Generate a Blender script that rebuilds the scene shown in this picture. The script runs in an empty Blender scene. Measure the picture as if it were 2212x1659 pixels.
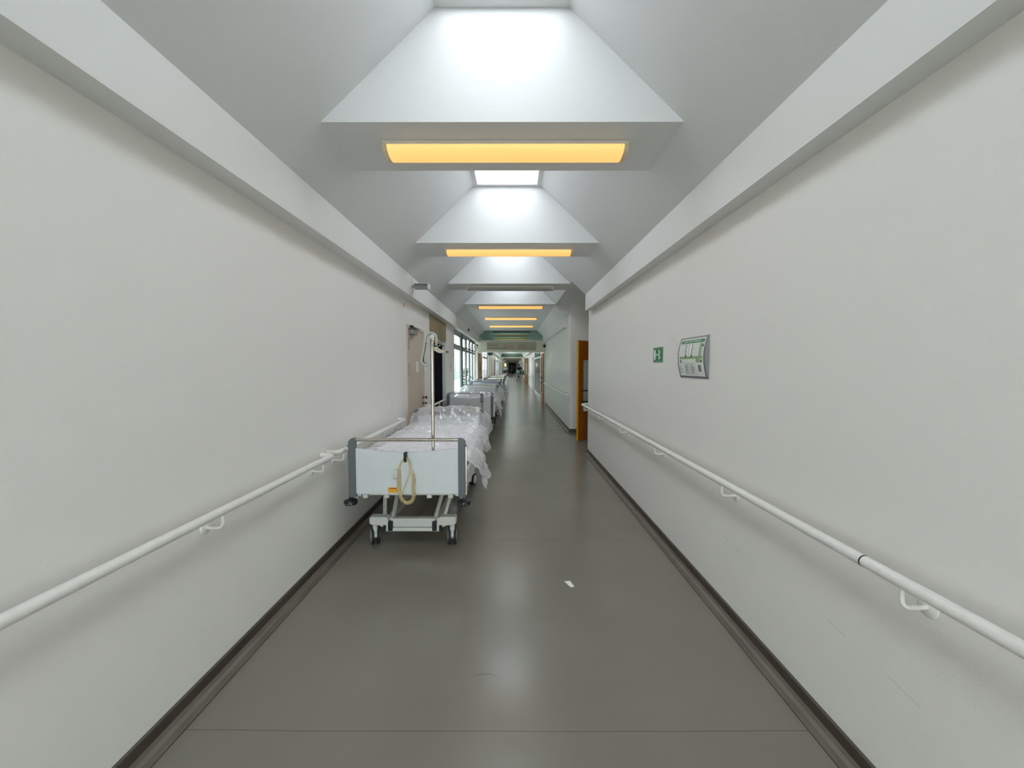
import bpy, bmesh, math, random
from mathutils import Vector, Matrix, noise
PI = math.pi
random.seed(7)
SC = bpy.context.scene
COL = SC.collection

# ------------------------------------------------------------------ camera, sky, exposure
F_PX, W_PX = 830.0, 2212.0
cam_d = bpy.data.cameras.new('camera')
cam_d.sensor_width = 36.0
cam_d.lens = 36.0 * F_PX / W_PX
cam_d.clip_start = 0.02
cam_d.clip_end = 400
cam = bpy.data.objects.new('camera', cam_d)
COL.objects.link(cam)
cam.location = (0, 0, 1.6)
cam.rotation_euler = (PI / 2 - math.atan(39.5 / F_PX), 0, 0.0012)
SC.camera = cam

SC.view_settings.view_transform = 'Standard'
SC.view_settings.look = 'None'
SC.view_settings.gamma = 1
SC.view_settings.use_curve_mapping = False
SC.view_settings.exposure = 1.22
SC.cycles.max_bounces = 12
SC.cycles.diffuse_bounces = 8
SC.cycles.transparent_max_bounces = 24
SC.cycles.sample_clamp_indirect = 8
SKYLIGHT = 2.0      # opal roof panes lit by the day outside
LAMP = 0.385         # warm fluorescent diffusers
SKY = 6.6

w = bpy.data.worlds.new('overcast_sky')
SC.world = w
w.use_nodes = True
bg = w.node_tree.nodes['Background']
bg.inputs[0].default_value = (0.90, 0.96, 1.0, 1)
bg.inputs[1].default_value = SKY

# ------------------------------------------------------------------ materials
def lin(c):
    return tuple(((v / 255) / 12.92 if v / 255 <= 0.04045 else ((v / 255 + 0.055) / 1.055) ** 2.4) for v in c)

def mat(name, rgb, rough=0.5, metal=0.0, bump=0.0, scale=60, var=0.0, vscale=3.0, emit=None, es=0.0, spec=0.5, coat=0.0, stretch=None):
    m = bpy.data.materials.new(name)
    m.use_nodes = True
    nt = m.node_tree
    p = nt.nodes['Principled BSDF']
    c = lin(rgb) + (1,)
    p.inputs['Base Color'].default_value = c
    p.inputs['Roughness'].default_value = rough
    p.inputs['Metallic'].default_value = metal
    p.inputs['Specular IOR Level'].default_value = spec
    p.inputs['Coat Weight'].default_value = coat
    tc = nt.nodes.new('ShaderNodeTexCoord')
    src = tc.outputs['Object']
    if stretch:
        mp = nt.nodes.new('ShaderNodeMapping')
        mp.inputs['Scale'].default_value = stretch
        nt.links.new(src, mp.inputs[0])
        src = mp.outputs[0]
    if bump:
        n = nt.nodes.new('ShaderNodeTexNoise')
        n.inputs['Scale'].default_value = scale
        n.inputs['Detail'].default_value = 3
        b = nt.nodes.new('ShaderNodeBump')
        b.inputs['Strength'].default_value = bump
        b.inputs['Distance'].default_value = 0.01
        nt.links.new(src, n.inputs['Vector'])
        nt.links.new(n.outputs[0], b.inputs['Height'])
        nt.links.new(b.outputs[0], p.inputs['Normal'])
    if var:
        n = nt.nodes.new('ShaderNodeTexNoise')
        n.inputs['Scale'].default_value = vscale
        n.inputs['Detail'].default_value = 4
        r = nt.nodes.new('ShaderNodeValToRGB')
        r.color_ramp.elements[0].position = 0.35
        r.color_ramp.elements[1].position = 0.65
        r.color_ramp.elements[0].color = tuple(v * (1 - var) for v in c[:3]) + (1,)
        r.color_ramp.elements[1].color = tuple(min(1, v * (1 + var)) for v in c[:3]) + (1,)
        nt.links.new(src, n.inputs['Vector'])
        nt.links.new(n.outputs[0], r.inputs[0])
        nt.links.new(r.outputs[0], p.inputs['Base Color'])
    if emit:
        p.inputs['Emission Color'].default_value = lin(emit) + (1,)
        p.inputs['Emission Strength'].default_value = es
    return m

def glass_mat(name, tint, fac, rough=0.02):
    m = bpy.data.materials.new(name)
    m.use_nodes = True
    nt = m.node_tree
    nt.nodes.clear()
    o = nt.nodes.new('ShaderNodeOutputMaterial')
    t = nt.nodes.new('ShaderNodeBsdfTransparent')
    t.inputs[0].default_value = lin(tint) + (1,)
    g = nt.nodes.new('ShaderNodeBsdfGlossy')
    g.inputs['Roughness'].default_value = rough
    fr = nt.nodes.new('ShaderNodeFresnel')
    fr.inputs[0].default_value = 1.2
    ma = nt.nodes.new('ShaderNodeMath')
    ma.operation = 'MAXIMUM'
    ma.inputs[1].default_value = fac
    mx = nt.nodes.new('ShaderNodeMixShader')
    nt.links.new(fr.outputs[0], ma.inputs[0])
    ge = nt.nodes.new('ShaderNodeNewGeometry')
    inv = nt.nodes.new('ShaderNodeMath'); inv.operation = 'SUBTRACT'; inv.inputs[0].default_value = 1.0
    mu = nt.nodes.new('ShaderNodeMath'); mu.operation = 'MULTIPLY'
    nt.links.new(ge.outputs['Backfacing'], inv.inputs[1])
    nt.links.new(ma.outputs[0], mu.inputs[0]); nt.links.new(inv.outputs[0], mu.inputs[1])
    nt.links.new(mu.outputs[0], mx.inputs[0])
    nt.links.new(t.outputs[0], mx.inputs[1])
    nt.links.new(g.outputs[0], mx.inputs[2])
    nt.links.new(mx.outputs[0], o.inputs[0])
    return m

def plastic_mat(name, opacity, tint=(252, 252, 255)):
    m = bpy.data.materials.new(name)
    m.use_nodes = True
    nt = m.node_tree
    nt.nodes.clear()
    N = nt.nodes.new
    o = N('ShaderNodeOutputMaterial')
    t = N('ShaderNodeBsdfTransparent')
    t.inputs[0].default_value = (0.97, 0.97, 0.98, 1)
    d = N('ShaderNodeBsdfDiffuse')
    d.inputs[0].default_value = lin(tint) + (1,)
    tr = N('ShaderNodeBsdfTranslucent')
    tr.inputs[0].default_value = lin(tint) + (1,)
    g = N('ShaderNodeBsdfGlossy')
    g.inputs['Roughness'].default_value = 0.22
    m1 = N('ShaderNodeMixShader'); m1.inputs[0].default_value = 0.25
    m2 = N('ShaderNodeMixShader'); m2.inputs[0].default_value = 0.28
    m3 = N('ShaderNodeMixShader'); m3.inputs[0].default_value = opacity
    fr = N('ShaderNodeLayerWeight'); fr.inputs[0].default_value = 0.35
    ma = N('ShaderNodeMath'); ma.operation = 'MULTIPLY_ADD'
    ma.inputs[1].default_value = 0.6; ma.inputs[2].default_value = opacity
    ma.use_clamp = True
    L = nt.links.new
    L(d.outputs[0], m1.inputs[1]); L(tr.outputs[0], m1.inputs[2])
    L(m1.outputs[0], m2.inputs[1]); L(g.outputs[0], m2.inputs[2])
    L(t.outputs[0], m3.inputs[1]); L(m2.outputs[0], m3.inputs[2])
    L(fr.outputs['Facing'], ma.inputs[0]); L(ma.outputs[0], m3.inputs[0])
    L(m3.outputs[0], o.inputs[0])
    return m

M = {}
M['wall'] = mat('wall_paint', (236, 233, 229), 0.45, bump=0.12, scale=140, spec=0.35)
M['ceil'] = mat('ceiling_paint', (222, 222, 222), 0.55, bump=0.08, scale=120, spec=0.25)
M['beam'] = mat('beam_paint', (226, 226, 224), 0.45, bump=0.06, scale=120, spec=0.35)
M['white'] = mat('white_lacquer', (236, 236, 232), 0.3)
M['rail'] = mat('handrail_enamel', (232, 230, 226), 0.28, var=0.03, vscale=30)
M['base'] = mat('skirting_vinyl', (74, 66, 58), 0.45, var=0.12, vscale=6)
M['cove'] = mat('cove_vinyl', (112, 104, 95), 0.4, var=0.1, vscale=5)
M['weld'] = mat('weld_line', (48, 43, 38), 0.6)
M['opal'] = mat('opal_rooflight', (250, 253, 250), 0.5, emit=(240, 248, 255), es=SKYLIGHT)
M['opal_dim'] = mat('opal_rooflight_far', (250, 253, 250), 0.5, emit=(240, 250, 248), es=2.7)
M['frame_light'] = mat('rooflight_frame', (200, 206, 204), 0.4)
M['lamp'] = mat('lit_diffuser', (250, 225, 170), 0.4, emit=(255, 182, 84), es=LAMP)
M['lampoff'] = mat('unlit_diffuser', (176, 174, 168), 0.35)
M['lamphouse'] = mat('lamp_housing', (222, 212, 200), 0.4)
M['lampcap'] = mat('lamp_end_cap', (228, 205, 170), 0.35)
M['panel'] = mat('bed_laminate', (214, 218, 220), 0.4, var=0.02, vscale=8)
M['grey'] = mat('bed_grey_plastic', (98, 104, 108), 0.45)
M['ctrl'] = mat('control_dark_grey', (62, 66, 68), 0.4)
M['chrome'] = mat('chrome', (205, 196, 186), 0.16, metal=1)
M['steelw'] = mat('bed_steel_paint', (206, 206, 200), 0.4)
M['black'] = mat('black_plastic', (24, 26, 29), 0.4)
M['tyre'] = mat('caster_tyre', (32, 32, 34), 0.6)
M['mattress'] = mat('mattress_cover', (222, 222, 226), 0.7, bump=0.1, scale=30)
M['duvet'] = mat('duvet_cotton', (250, 250, 252), 0.85, bump=0.25, scale=14)
M['sheet'] = plastic_mat('clear_plastic_sheet', 0.29)
M['sheet2'] = plastic_mat('clear_plastic_sheet_blue', 0.5, (206, 218, 240))
M['cord'] = mat('coil_cord', (214, 196, 146), 0.45)
M['sticker'] = mat('yellow_sticker', (234, 172, 32), 0.5)
M['red'] = mat('red_print', (176, 44, 34), 0.5)
M['strap'] = mat('strap_grey', (186, 188, 182), 0.55)
M['handle'] = mat('grab_handle', (212, 206, 190), 0.4)
M['brown'] = mat('brown_metal', (110, 62, 52), 0.35, metal=0.3)
M['beige'] = mat('door_beige', (206, 190, 174), 0.5, var=0.02, vscale=3)
M['beigef'] = mat('door_frame_pink', (212, 192, 180), 0.45)
M['bronze'] = mat('bronze_panel', (146, 130, 98), 0.38, metal=0.55, var=0.08, vscale=4, stretch=(1, 1, .2))
M['bronze2'] = mat('bronze_soffit', (150, 148, 132), 0.4, metal=0.3)
M['navy'] = mat('navy_door', (6, 7, 20), 0.8, spec=0.04)
M['alu'] = mat('window_aluminium', (150, 160, 160), 0.4, metal=0.3)
M['darkwood'] = mat('dark_brown_post', (52, 34, 28), 0.5)
M['glass'] = glass_mat('window_glass', (244, 248, 246), 0.06)
M['gglass'] = glass_mat('green_fire_glass', (168, 188, 178), 0.10, 0.03)
M['orange'] = mat('orange_door', (158, 88, 12), 0.4, var=0.08, vscale=5, stretch=(6, 6, .5))
M['yellow'] = mat('yellow_door_edge', (216, 160, 16), 0.4)
M['dpanel'] = mat('door_panel_pale', (212, 214, 206), 0.35)
M['header'] = mat('portal_paint', (208, 208, 192), 0.5)
M['signboard'] = mat('sign_board', (158, 152, 134), 0.4)
M['signtext'] = mat('sign_text_dark', (92, 86, 76), 0.5)
M['signred'] = mat('sign_text_red', (134, 92, 76), 0.5)
M['exitgreen'] = mat('exit_green', (22, 112, 58), 0.35)
M['exitrim'] = mat('exit_rim', (96, 150, 110), 0.4)
M['exitwhite'] = mat('exit_white', (226, 242, 232), 0.4)
M['silver'] = mat('silver_frame', (150, 151, 154), 0.35, metal=0.5)
M['paper'] = mat('paper', (236, 238, 234), 0.6)
M['plangreen'] = mat('plan_green', (92, 138, 100), 0.5)
M['planlight'] = mat('plan_light_green', (142, 172, 124), 0.5)
M['plangrey'] = mat('plan_grey', (132, 136, 134), 0.5)
M['plandark'] = mat('plan_dark', (62, 84, 66), 0.5)
M['switch'] = mat('switch_plastic', (226, 222, 210), 0.35)
M['bluegl'] = mat('blue_grey_partition', (158, 178, 184), 0.3)
M['maroon'] = mat('maroon_door', (62, 22, 26), 0.4)
M['teal'] = mat('dark_teal_door', (26, 62, 60), 0.5)
M['dteal'] = mat('very_dark_teal', (22, 40, 38), 0.6)
M['dblue'] = mat('dark_blue_panel', (24, 52, 78), 0.4)
M['ltwood'] = mat('light_wood', (176, 142, 110), 0.5)
M['curtain'] = mat('curtain_beige', (206, 198, 180), 0.7)
M['poster'] = mat('lit_poster', (235, 240, 190), 0.5, emit=(240, 240, 160), es=0.55)
M['skin'] = mat('skin', (176, 120, 98), 0.5)
M['navycloth'] = mat('navy_cloth', (22, 26, 44), 0.8)
M['darkcloth'] = mat('dark_cloth', (34, 36, 34), 0.8)
M['trouser'] = mat('dark_trousers', (24, 26, 40), 0.8)
M['hair'] = mat('dark_hair', (34, 24, 22), 0.6)
M['greencl'] = mat('green_blanket', (96, 160, 134), 0.8)
M['stripe'] = mat('grey_blanket', (120, 120, 128), 0.8)
M['scuff'] = mat('scuff', (166, 166, 170), 0.6)
M['stain'] = mat('stain_ochre', (214, 178, 108), 0.7)
M['pave'] = mat('paving', (160, 162, 158), 0.8, var=0.06, vscale=1)
M['facade'] = mat('grey_facade', (112, 118, 116), 0.8, var=0.1, vscale=0.6)
M['facwin'] = mat('facade_window', (44, 54, 60), 0.2)
M['leaf'] = mat('shrub_leaf', (52, 70, 40), 0.8)

def floor_material():
    m = mat('linoleum', (128, 123, 112), 0.30, spec=0.5)
    nt = m.node_tree
    p = nt.nodes['Principled BSDF']
    N, L = nt.nodes.new, nt.links.new
    tc = N('ShaderNodeTexCoord')
    # cloudy tone of the linoleum
    n1 = N('ShaderNodeTexNoise'); n1.inputs['Scale'].default_value = 1.3; n1.inputs['Detail'].default_value = 5
    r1 = N('ShaderNodeValToRGB')
    r1.color_ramp.elements[0].position = 0.3; r1.color_ramp.elements[1].position = 0.7
    r1.color_ramp.elements[0].color = lin((124, 120, 109)) + (1,)
    r1.color_ramp.elements[1].color = lin((130, 126, 115)) + (1,)
    L(tc.outputs['Object'], n1.inputs[0]); L(n1.outputs[0], r1.inputs[0])
    # fine speckle
    n2 = N('ShaderNodeTexNoise'); n2.inputs['Scale'].default_value = 260; n2.inputs['Detail'].default_value = 2
    mx = N('ShaderNodeMix'); mx.data_type = 'RGBA'; mx.blend_type = 'OVERLAY'; mx.inputs[0].default_value = 0.0
    L(tc.outputs['Object'], n2.inputs[0]); L(r1.outputs[0], mx.inputs[6]); L(n2.outputs[0], mx.inputs[7])
    # cross seams every 1.85 m, slightly wandering
    sx = N('ShaderNodeSeparateXYZ'); L(tc.outputs['Object'], sx.inputs[0])
    nw = N('ShaderNodeTexNoise'); nw.inputs['Scale'].default_value = 0.8; L(tc.outputs['Object'], nw.inputs[0])
    a = N('ShaderNodeMath'); a.operation = 'MULTIPLY_ADD'; a.inputs[1].default_value = 0.03; L(nw.outputs[0], a.inputs[0]); L(sx.outputs[1], a.inputs[2])
    b = N('ShaderNodeMath'); b.operation = 'ADD'; b.inputs[1].default_value = 0.225; L(a.outputs[0], b.inputs[0])
    c = N('ShaderNodeMath'); c.operation = 'PINGPONG'; c.inputs[1].default_value = 0.925; L(b.outputs[0], c.inputs[0])
    d = N('ShaderNodeMath'); d.operation = 'LESS_THAN'; d.inputs[1].default_value = 0.0022; L(c.outputs[0], d.inputs[0])
    m2 = N('ShaderNodeMix'); m2.data_type = 'RGBA'; m2.inputs[7].default_value = lin((84, 78, 70)) + (1,)
    dd = N('ShaderNodeMath'); dd.operation = 'MULTIPLY'; dd.inputs[1].default_value = 0.6; L(d.outputs[0], dd.inputs[0])
    L(dd.outputs[0], m2.inputs[0]); L(mx.outputs[2], m2.inputs[6]); L(m2.outputs[2], p.inputs['Base Color'])
    # gloss and long waves
    n3 = N('ShaderNodeTexNoise'); n3.inputs['Scale'].default_value = 2.2; n3.inputs['Detail'].default_value = 3
    L(tc.outputs['Object'], n3.inputs[0])
    mr = N('ShaderNodeMapRange'); mr.inputs[3].default_value = 0.19; mr.inputs[4].default_value = 0.23
    L(n3.outputs[0], mr.inputs[0]); L(mr.outputs[0], p.inputs['Roughness'])
    mp = N('ShaderNodeMapping'); mp.inputs['Scale'].default_value = (0.7, 3.2, 1)
    L(tc.outputs['Object'], mp.inputs[0])
    n4 = N('ShaderNodeTexNoise'); n4.inputs['Scale'].default_value = 1.6; n4.inputs['Detail'].default_value = 2
    L(mp.outputs[0], n4.inputs[0])
    bp = N('ShaderNodeBump'); bp.inputs['Strength'].default_value = 0.10; bp.inputs['Distance'].default_value = 0.005
    L(n4.outputs[0], bp.inputs['Height']); L(bp.outputs[0], p.inputs['Normal'])
    return m
M['floor'] = floor_material()

# ------------------------------------------------------------------ mesh helpers
class MB:
    def __init__(self):
        self.bm = bmesh.new()
    def face(self, pts):
        return self.bm.faces.new([self.bm.verts.new(p) for p in pts])
    def box(self, x0, x1, y0, y1, z0, z1, mtx=None):
        r = bmesh.ops.create_cube(self.bm, size=1)
        m = Matrix.Translation(((x0 + x1) / 2, (y0 + y1) / 2, (z0 + z1) / 2)) @ Matrix.Diagonal((abs(x1 - x0), abs(y1 - y0), abs(z1 - z0), 1))
        if mtx:
            m = mtx @ m
        bmesh.ops.transform(self.bm, matrix=m, verts=r['verts'])
        return self
    def prism(self, poly, axis, a, b):
        def P(u, v, t):
            return {'x': (t, u, v), 'y': (u, t, v), 'z': (u, v, t)}[axis]
        A = [self.bm.verts.new(P(u, v, a)) for u, v in poly]
        B = [self.bm.verts.new(P(u, v, b)) for u, v in poly]
        n = len(poly)
        self.bm.faces.new(A); self.bm.faces.new(list(reversed(B)))
        for i in range(n):
            self.bm.faces.new((A[i], B[i], B[(i + 1) % n], A[(i + 1) % n]))
        bmesh.ops.recalc_face_normals(self.bm, faces=self.bm.faces[:])
        return self
    def tube(self, path, r, seg=12, closed=False, caps=True):
        path = [Vector(p) for p in path]
        n = len(path)
        rings = []
        up = None
        for i, p in enumerate(path):
            if closed:
                t = path[(i + 1) % n] - path[i - 1]
            else:
                t = path[min(i + 1, n - 1)] - path[max(i - 1, 0)]
            t.normalize()
            if up is None:
                up = Vector((0, 0, 1)) if abs(t.z) < 0.9 else Vector((1, 0, 0))
            s = t.cross(up)
            if s.length < 1e-5:
                s = t.orthogonal()
            s.normalize()
            up = s.cross(t).normalized()
            rr = r[i] if isinstance(r, (list, tuple)) else r
            rings.append([self.bm.verts.new(p + rr * (math.cos(2 * PI * k / seg) * s + math.sin(2 * PI * k / seg) * up)) for k in range(seg)])
        for i in range(n if closed else n - 1):
            A, B = rings[i], rings[(i + 1) % n]
            for k in range(seg):
                self.bm.faces.new((A[k], A[(k + 1) % seg], B[(k + 1) % seg], B[k]))
        if caps and not closed:
            self.bm.faces.new(list(reversed(rings[0]))); self.bm.faces.new(rings[-1])
        return self
    def lathe(self, prof, origin=(0, 0, 0), axis='z', seg=24):
        o = Vector(origin)
        def P(r, h, a):
            c, s = r * math.cos(a), r * math.sin(a)
            return o + Vector({'z': (c, s, h), 'x': (h, c, s), 'y': (c, h, s)}[axis])
        rings = [[self.bm.verts.new(P(max(r, 1e-5), h, 2 * PI * k / seg)) for k in range(seg)] for r, h in prof]
        for i in range(len(rings) - 1):
            for k in range(seg):
                self.bm.faces.new((rings[i][k], rings[i][(k + 1) % seg], rings[i + 1][(k + 1) % seg], rings[i + 1][k]))
        return self
    def build(self, name, m, parent=None, bevel=0.0, smooth=None, seg=2, recalc=True):
        if recalc:
            bmesh.ops.recalc_face_normals(self.bm, faces=self.bm.faces[:])
        me = bpy.data.meshes.new(name)
        self.bm.to_mesh(me)
        self.bm.free()
        me.materials.append(M[m] if isinstance(m, str) else m)
        if smooth is not None:
            for p in me.polygons:
                p.use_smooth = True
            me.set_sharp_from_angle(angle=math.radians(smooth))
        o = bpy.data.objects.new(name, me)
        COL.objects.link(o)
        if parent:
            o.parent = parent
        if bevel:
            b = o.modifiers.new('bevel', 'BEVEL')
            b.width = bevel; b.segments = seg; b.limit_method = 'ANGLE'
            b.harden_normals = False
        return o

def tag(o, label, cat, group=None):
    o['label'] = label; o['category'] = cat
    if group:
        o['group'] = group
    return o
def thing(name, label, cat, loc=(0, 0, 0), rz=0, group=None):
    o = bpy.data.objects.new(name, None)
    COL.objects.link(o)
    o.location = loc; o.rotation_euler = (0, 0, rz); o.empty_display_size = 0.1
    return tag(o, label, cat, group)
def struct(o, label=None):
    o['kind'] = 'structure'
    if label:
        o['label'] = label
    return o
def sempty(name, loc=(0, 0, 0)):
    o = bpy.data.objects.new(name, None)
    COL.objects.link(o); o.location = loc
    o['kind'] = 'structure'
    return o
def box(name, m, x0, x1, y0, y1, z0, z1, parent=None, bevel=0.0):
    return MB().box(x0, x1, y0, y1, z0, z1).build(name, m, parent, bevel)
def copy_tree(o, parent=None):
    c = o.copy()
    COL.objects.link(c)
    if parent:
        c.parent = parent
    for ch in list(o.children):
        copy_tree(ch, c)
    return c
def fillet(pts, r, n=6):
    pts = [Vector(p) for p in pts]
    out = [pts[0]]
    for i in range(1, len(pts) - 1):
        a, b, c = pts[i - 1], pts[i], pts[i + 1]
        u, v = (a - b), (c - b)
        d = min(r, u.length * 0.49, v.length * 0.49)
        p0, p1 = b + u.normalized() * d, b + v.normalized() * d
        for k in range(n + 1):
            t = k / n
            out.append((1 - t) ** 2 * p0 + 2 * t * (1 - t) * b + t * t * p1)
    out.append(pts[-1])
    return out
def smooth_path(pts, n=8):
    pts = [Vector(p) for p in pts]
    P = [pts[0]] + pts + [pts[-1]]
    out = []
    for i in range(1, len(P) - 2):
        for k in range(n):
            t = k / n
            a, b, c, d = P[i - 1], P[i], P[i + 1], P[i + 2]
            out.append(0.5 * ((2 * b) + (c - a) * t + (2 * a - 5 * b + 4 * c - d) * t * t + (3 * b - a - 3 * c + d) * t ** 3))
    out.append(pts[-1])
    return out

# ------------------------------------------------------------------ room shell
XL, XR = -1.51, 1.37
BACK, PORTAL, END = -5.6, 15.95, 86.0
BXL, BXR = -1.383, 1.26        # inner faces of the side beams
ZB, ZT = 2.55, 2.825            # beam underside and top
ZC = 3.05                      # flat ceiling strips
SXL, SXR = -1.145, 1.022       # flat strip half widths
ZG = 3.70                      # rooflight height
GXL, GXR = -0.459, 0.336
P0, PER, BW = 2.36, 2.255, 0.573

struct(MB().box(-1.8, 3.4, BACK - .2, END + .2, -0.15, 0).build('floor', 'floor'))

# ceiling: flat strips with lamp, shafts with sloped cheeks and upright ends
cb = MB()
bands = [P0 + PER * k for k in range(-3, 4)]      # near edges
shafts = []
for i, y in enumerate(bands):
    ye = y + BW
    cb.face([(SXL, y, ZC), (SXR, y, ZC), (SXR, ye, ZC), (SXL, ye, ZC)])
    if i < len(bands) - 1:
        shafts.append((ye, bands[i + 1]))
shafts.insert(0, (bands[0] - PER + BW, bands[0]))
far_shafts = [(P0 + PER * k + BW, P0 + PER * (k + 1)) for k in range(6, 19)] + [(47.4, 49.1), (50.5, 52.2), (54, 55.7), (57.6, 59.3), (62, 63.7), (66, 67.7), (70, 71.7), (75, 76.7), (80, 81.7)]  # rooflights past the middle header are added to brighten the far end
# flat run after the fourth strip
def flat_run(a, b):
    cb.face([(SXL, a, ZC), (SXR, a, ZC), (SXR, b, ZC), (SXL, b, ZC)])
cur = bands[-1] + BW
for a, b in far_shafts:
    flat_run(cur, a); cur = b
flat_run(cur, END + .1)
flat_run(BACK - .1, shafts[0][0])
for a, b in shafts + far_shafts:
    cb.face([(SXL, a, ZC), (GXL, a, ZG), (GXL, b, ZG), (SXL, b, ZC)])
    cb.face([(SXR, a, ZC), (SXR, b, ZC), (GXR, b, ZG), (GXR, a, ZG)])
    for y in (a, b):
        cb.face([(SXL, y, ZC), (SXR, y, ZC), (GXR, y, ZG), (GXL, y, ZG)])
    e = 0.05
    for q in (((GXL, a), (GXR, a), (GXR - e, a + e), (GXL + e, a + e)), ((GXL, b), (GXR, b), (GXR - e, b - e), (GXL + e, b - e)),
              ((GXL, a), (GXL + e, a + e), (GXL + e, b - e), (GXL, b)), ((GXR, a), (GXR - e, a + e), (GXR - e, b - e), (GXR, b))):
        cb.face([(x, y, ZG) for x, y in q])
# cheeks between beams and strips
def cheek_l(a, b):
    cb.prism([(BXL, ZT), (SXL, ZC), (XL - .1, ZC), (XL - .1, ZT)], 'y', a, b)
def cheek_r(a, b):
    cb.prism([(BXR, ZT), (SXR, ZC), (XR + .1, ZC), (XR + .1, ZT)], 'y', a, b)
cheek_l(BACK - .1, END + .1)
cheek_r(BACK - .1, 6.70); cheek_r(9.32, END + .1)
cb.box(SXR - .0, 3.2, 6.70, 9.32, ZC, ZC + .1)      # flat ceiling of the side recess
struct(cb.build('ceiling', 'ceil'), 'white ceiling with sloped rooflight shafts and flat cross strips')

def rooflight(n, a, b, m):
    r = sempty('window_%d' % n, ((GXL + GXR) / 2, (a + b) / 2, ZG))
    cx, cy = (GXL + GXR) / 2, (a + b) / 2
    f = MB()
    e = 0.05
    x0, x1, y0, y1 = GXL + e - cx, GXR - e - cx, a + e - cy, b - e - cy
    f.box(x0 - .03, x0, y0 - .03, y1 + .03, 0.001, .07); f.box(x1, x1 + .03, y0 - .03, y1 + .03, 0.001, .07)
    f.box(x0, x1, y0 - .03, y0, 0.001, .07); f.box(x0, x1, y1, y1 + .03, 0.001, .07)
    f.build('window_frame', 'frame_light', r)
    MB().box(x0, x1, y0, y1, 0.055, .065).build('pane', m, r)
    return r
nwin = 0
for a, b in shafts:
    nwin += 1; rooflight(nwin, a, b, 'opal')
for a, b in far_shafts:
    nwin += 1; rooflight(nwin, a, b, 'opal_dim')

# side beams
b = MB().box(XL - .1, BXL, BACK, PORTAL, ZB, ZT); struct(b.build('trim_1', 'beam'), 'deep white beam along the top of the left wall')
b = MB().box(BXR, XR + .1, BACK, 6.70, ZB, ZT); struct(b.build('trim_2', 'beam'), 'deep white beam along the top of the near right wall')
b = MB().box(BXR, XR + .1, 9.57, PORTAL, ZB, ZT); struct(b.build('trim_3', 'beam'), 'white beam over the further right wall')
b = MB().box(XL - .1, BXL, PORTAL + .15, END, ZB, ZT); struct(b.build('trim_4', 'beam'))
b = MB().box(BXR, XR + .1, PORTAL + .15, END, ZB, ZT); struct(b.build('trim_5', 'beam'))

# walls
def L_wall(name, y0, y1, z0=0.0, z1=3.2, m='wall'):
    return struct(box(name, m, XL - .25, XL, y0, y1, z0, z1))
D0, D1 = 5.48, 6.53       # beige door
E0, E1 = 7.02, 8.76       # lift niche
G0, G1 = 9.90, 15.86      # glazed front
wl = MB()
wl.box(XL - .25, XL, BACK, D0, 0, 3.2); wl.box(XL - .25, XL, D0, D1, 2.19, 3.2)
wl.box(XL - .25, XL, D1, E0, 0, 3.2); wl.box(XL - .25, XL - .012, E0, E1, 2.14, 3.2)
wl.box(XL - .25, XL, E1, G0, 0, 3.2); wl.box(XL - .25, XL, G0, PORTAL + .2, ZB + .02, 3.2)
struct(wl.build('wall_left', 'wall'))
wr = MB(); wr.box(XR, XR + .22, BACK, 6.95, 0, 3.2)
wall_r = struct(wr.build('wall_right', 'wall'))
struct(box('wall_right_far', 'wall', XR, XR + .22, 9.15, PORTAL + .2, 0, 3.2))
rc = MB()
rc.box(XR + .22, 3.2, 6.80, 6.95, 0, 3.2); rc.box(XR + .22, 3.2, 9.15, 9.3, 0, 3.2)
rc.box(2.25, 2.4, 6.95, 7.45, 0, 3.2); rc.box(2.25, 2.4, 8.80, 9.15, 0, 3.2); rc.box(2.25, 2.4, 7.45, 8.80, 2.16, 3.2)
rc.box(3.1, 3.25, 6.95, 9.15, 0, 3.2)
struct(rc.build('wall_recess', 'wall'))
wb = MB()
wb.box(-1.8, 1.7, BACK - .2, BACK, 2.5, 4.0); wb.box(-1.8, XL + .1, BACK - .2, BACK, 0, 2.5); wb.box(XR - .1, 1.7, BACK - .2, BACK, 0, 2.5)
struct(wb.build('wall_back', 'wall'))
nwin += 1
fill_window = sempty('window_%d' % nwin, (-.07, BACK - .1, 0))  # glazed end added behind the camera to let in fill light
f = MB()
for x_ in (-1.34, -.46, .42, 1.30):
    f.box(x_ - .035, x_ + .035, -.03, .03, 0, 2.5)
f.box(-1.34, 1.34, -.03, .03, 0, .1); f.box(-1.34, 1.34, -.03, .03, 2.42, 2.5)
f.build('window_frame', 'alu', fill_window, .003)
MB().box(-1.34, 1.34, -.006, .006, .08, 2.45).build('pane', 'glass', fill_window)

# skirting
def skirt(name, n, segs, side):
    s = 1 if side == 'L' else -1
    x = XL if side == 'L' else XR
    bb, cv, wd = MB(), MB(), MB()
    for y0, y1 in segs:
        bb.prism([(x, .03), (x + s * .009, .03), (x + s * .011, .082), (x, .088)], 'y', y0, y1)
        cv.prism([(x, 0.0002), (x, .03), (x + s * .010, .03), (x + s * .018, .012), (x + s * .035, .004), (x + s * .068, .0015), (x + s * .068, 0.0002)], 'y', y0, y1)
        wd.box(x + s * .068, x + s * .0715, y0, y1, 0.0001, .0012)
    o = struct(bb.build(name, 'base', None, 0.0))
    cv.build('cove', 'cove', o); wd.build('weld_line', 'weld', o)
    return o
skirt('baseboard_left', 1, [(BACK, D0 - .03), (D1 + .03, E0), (E1, G0)], 'L')
skirt('baseboard_right', 1, [(BACK, 6.97)], 'R')
skirt('baseboard_right_far', 1, [(9.13, PORTAL)], 'R')
q = MB()
q.box(XR, 3.1, 9.136, 9.15, 0, .088)
struct(q.build('baseboard_recess', 'base'))

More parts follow.
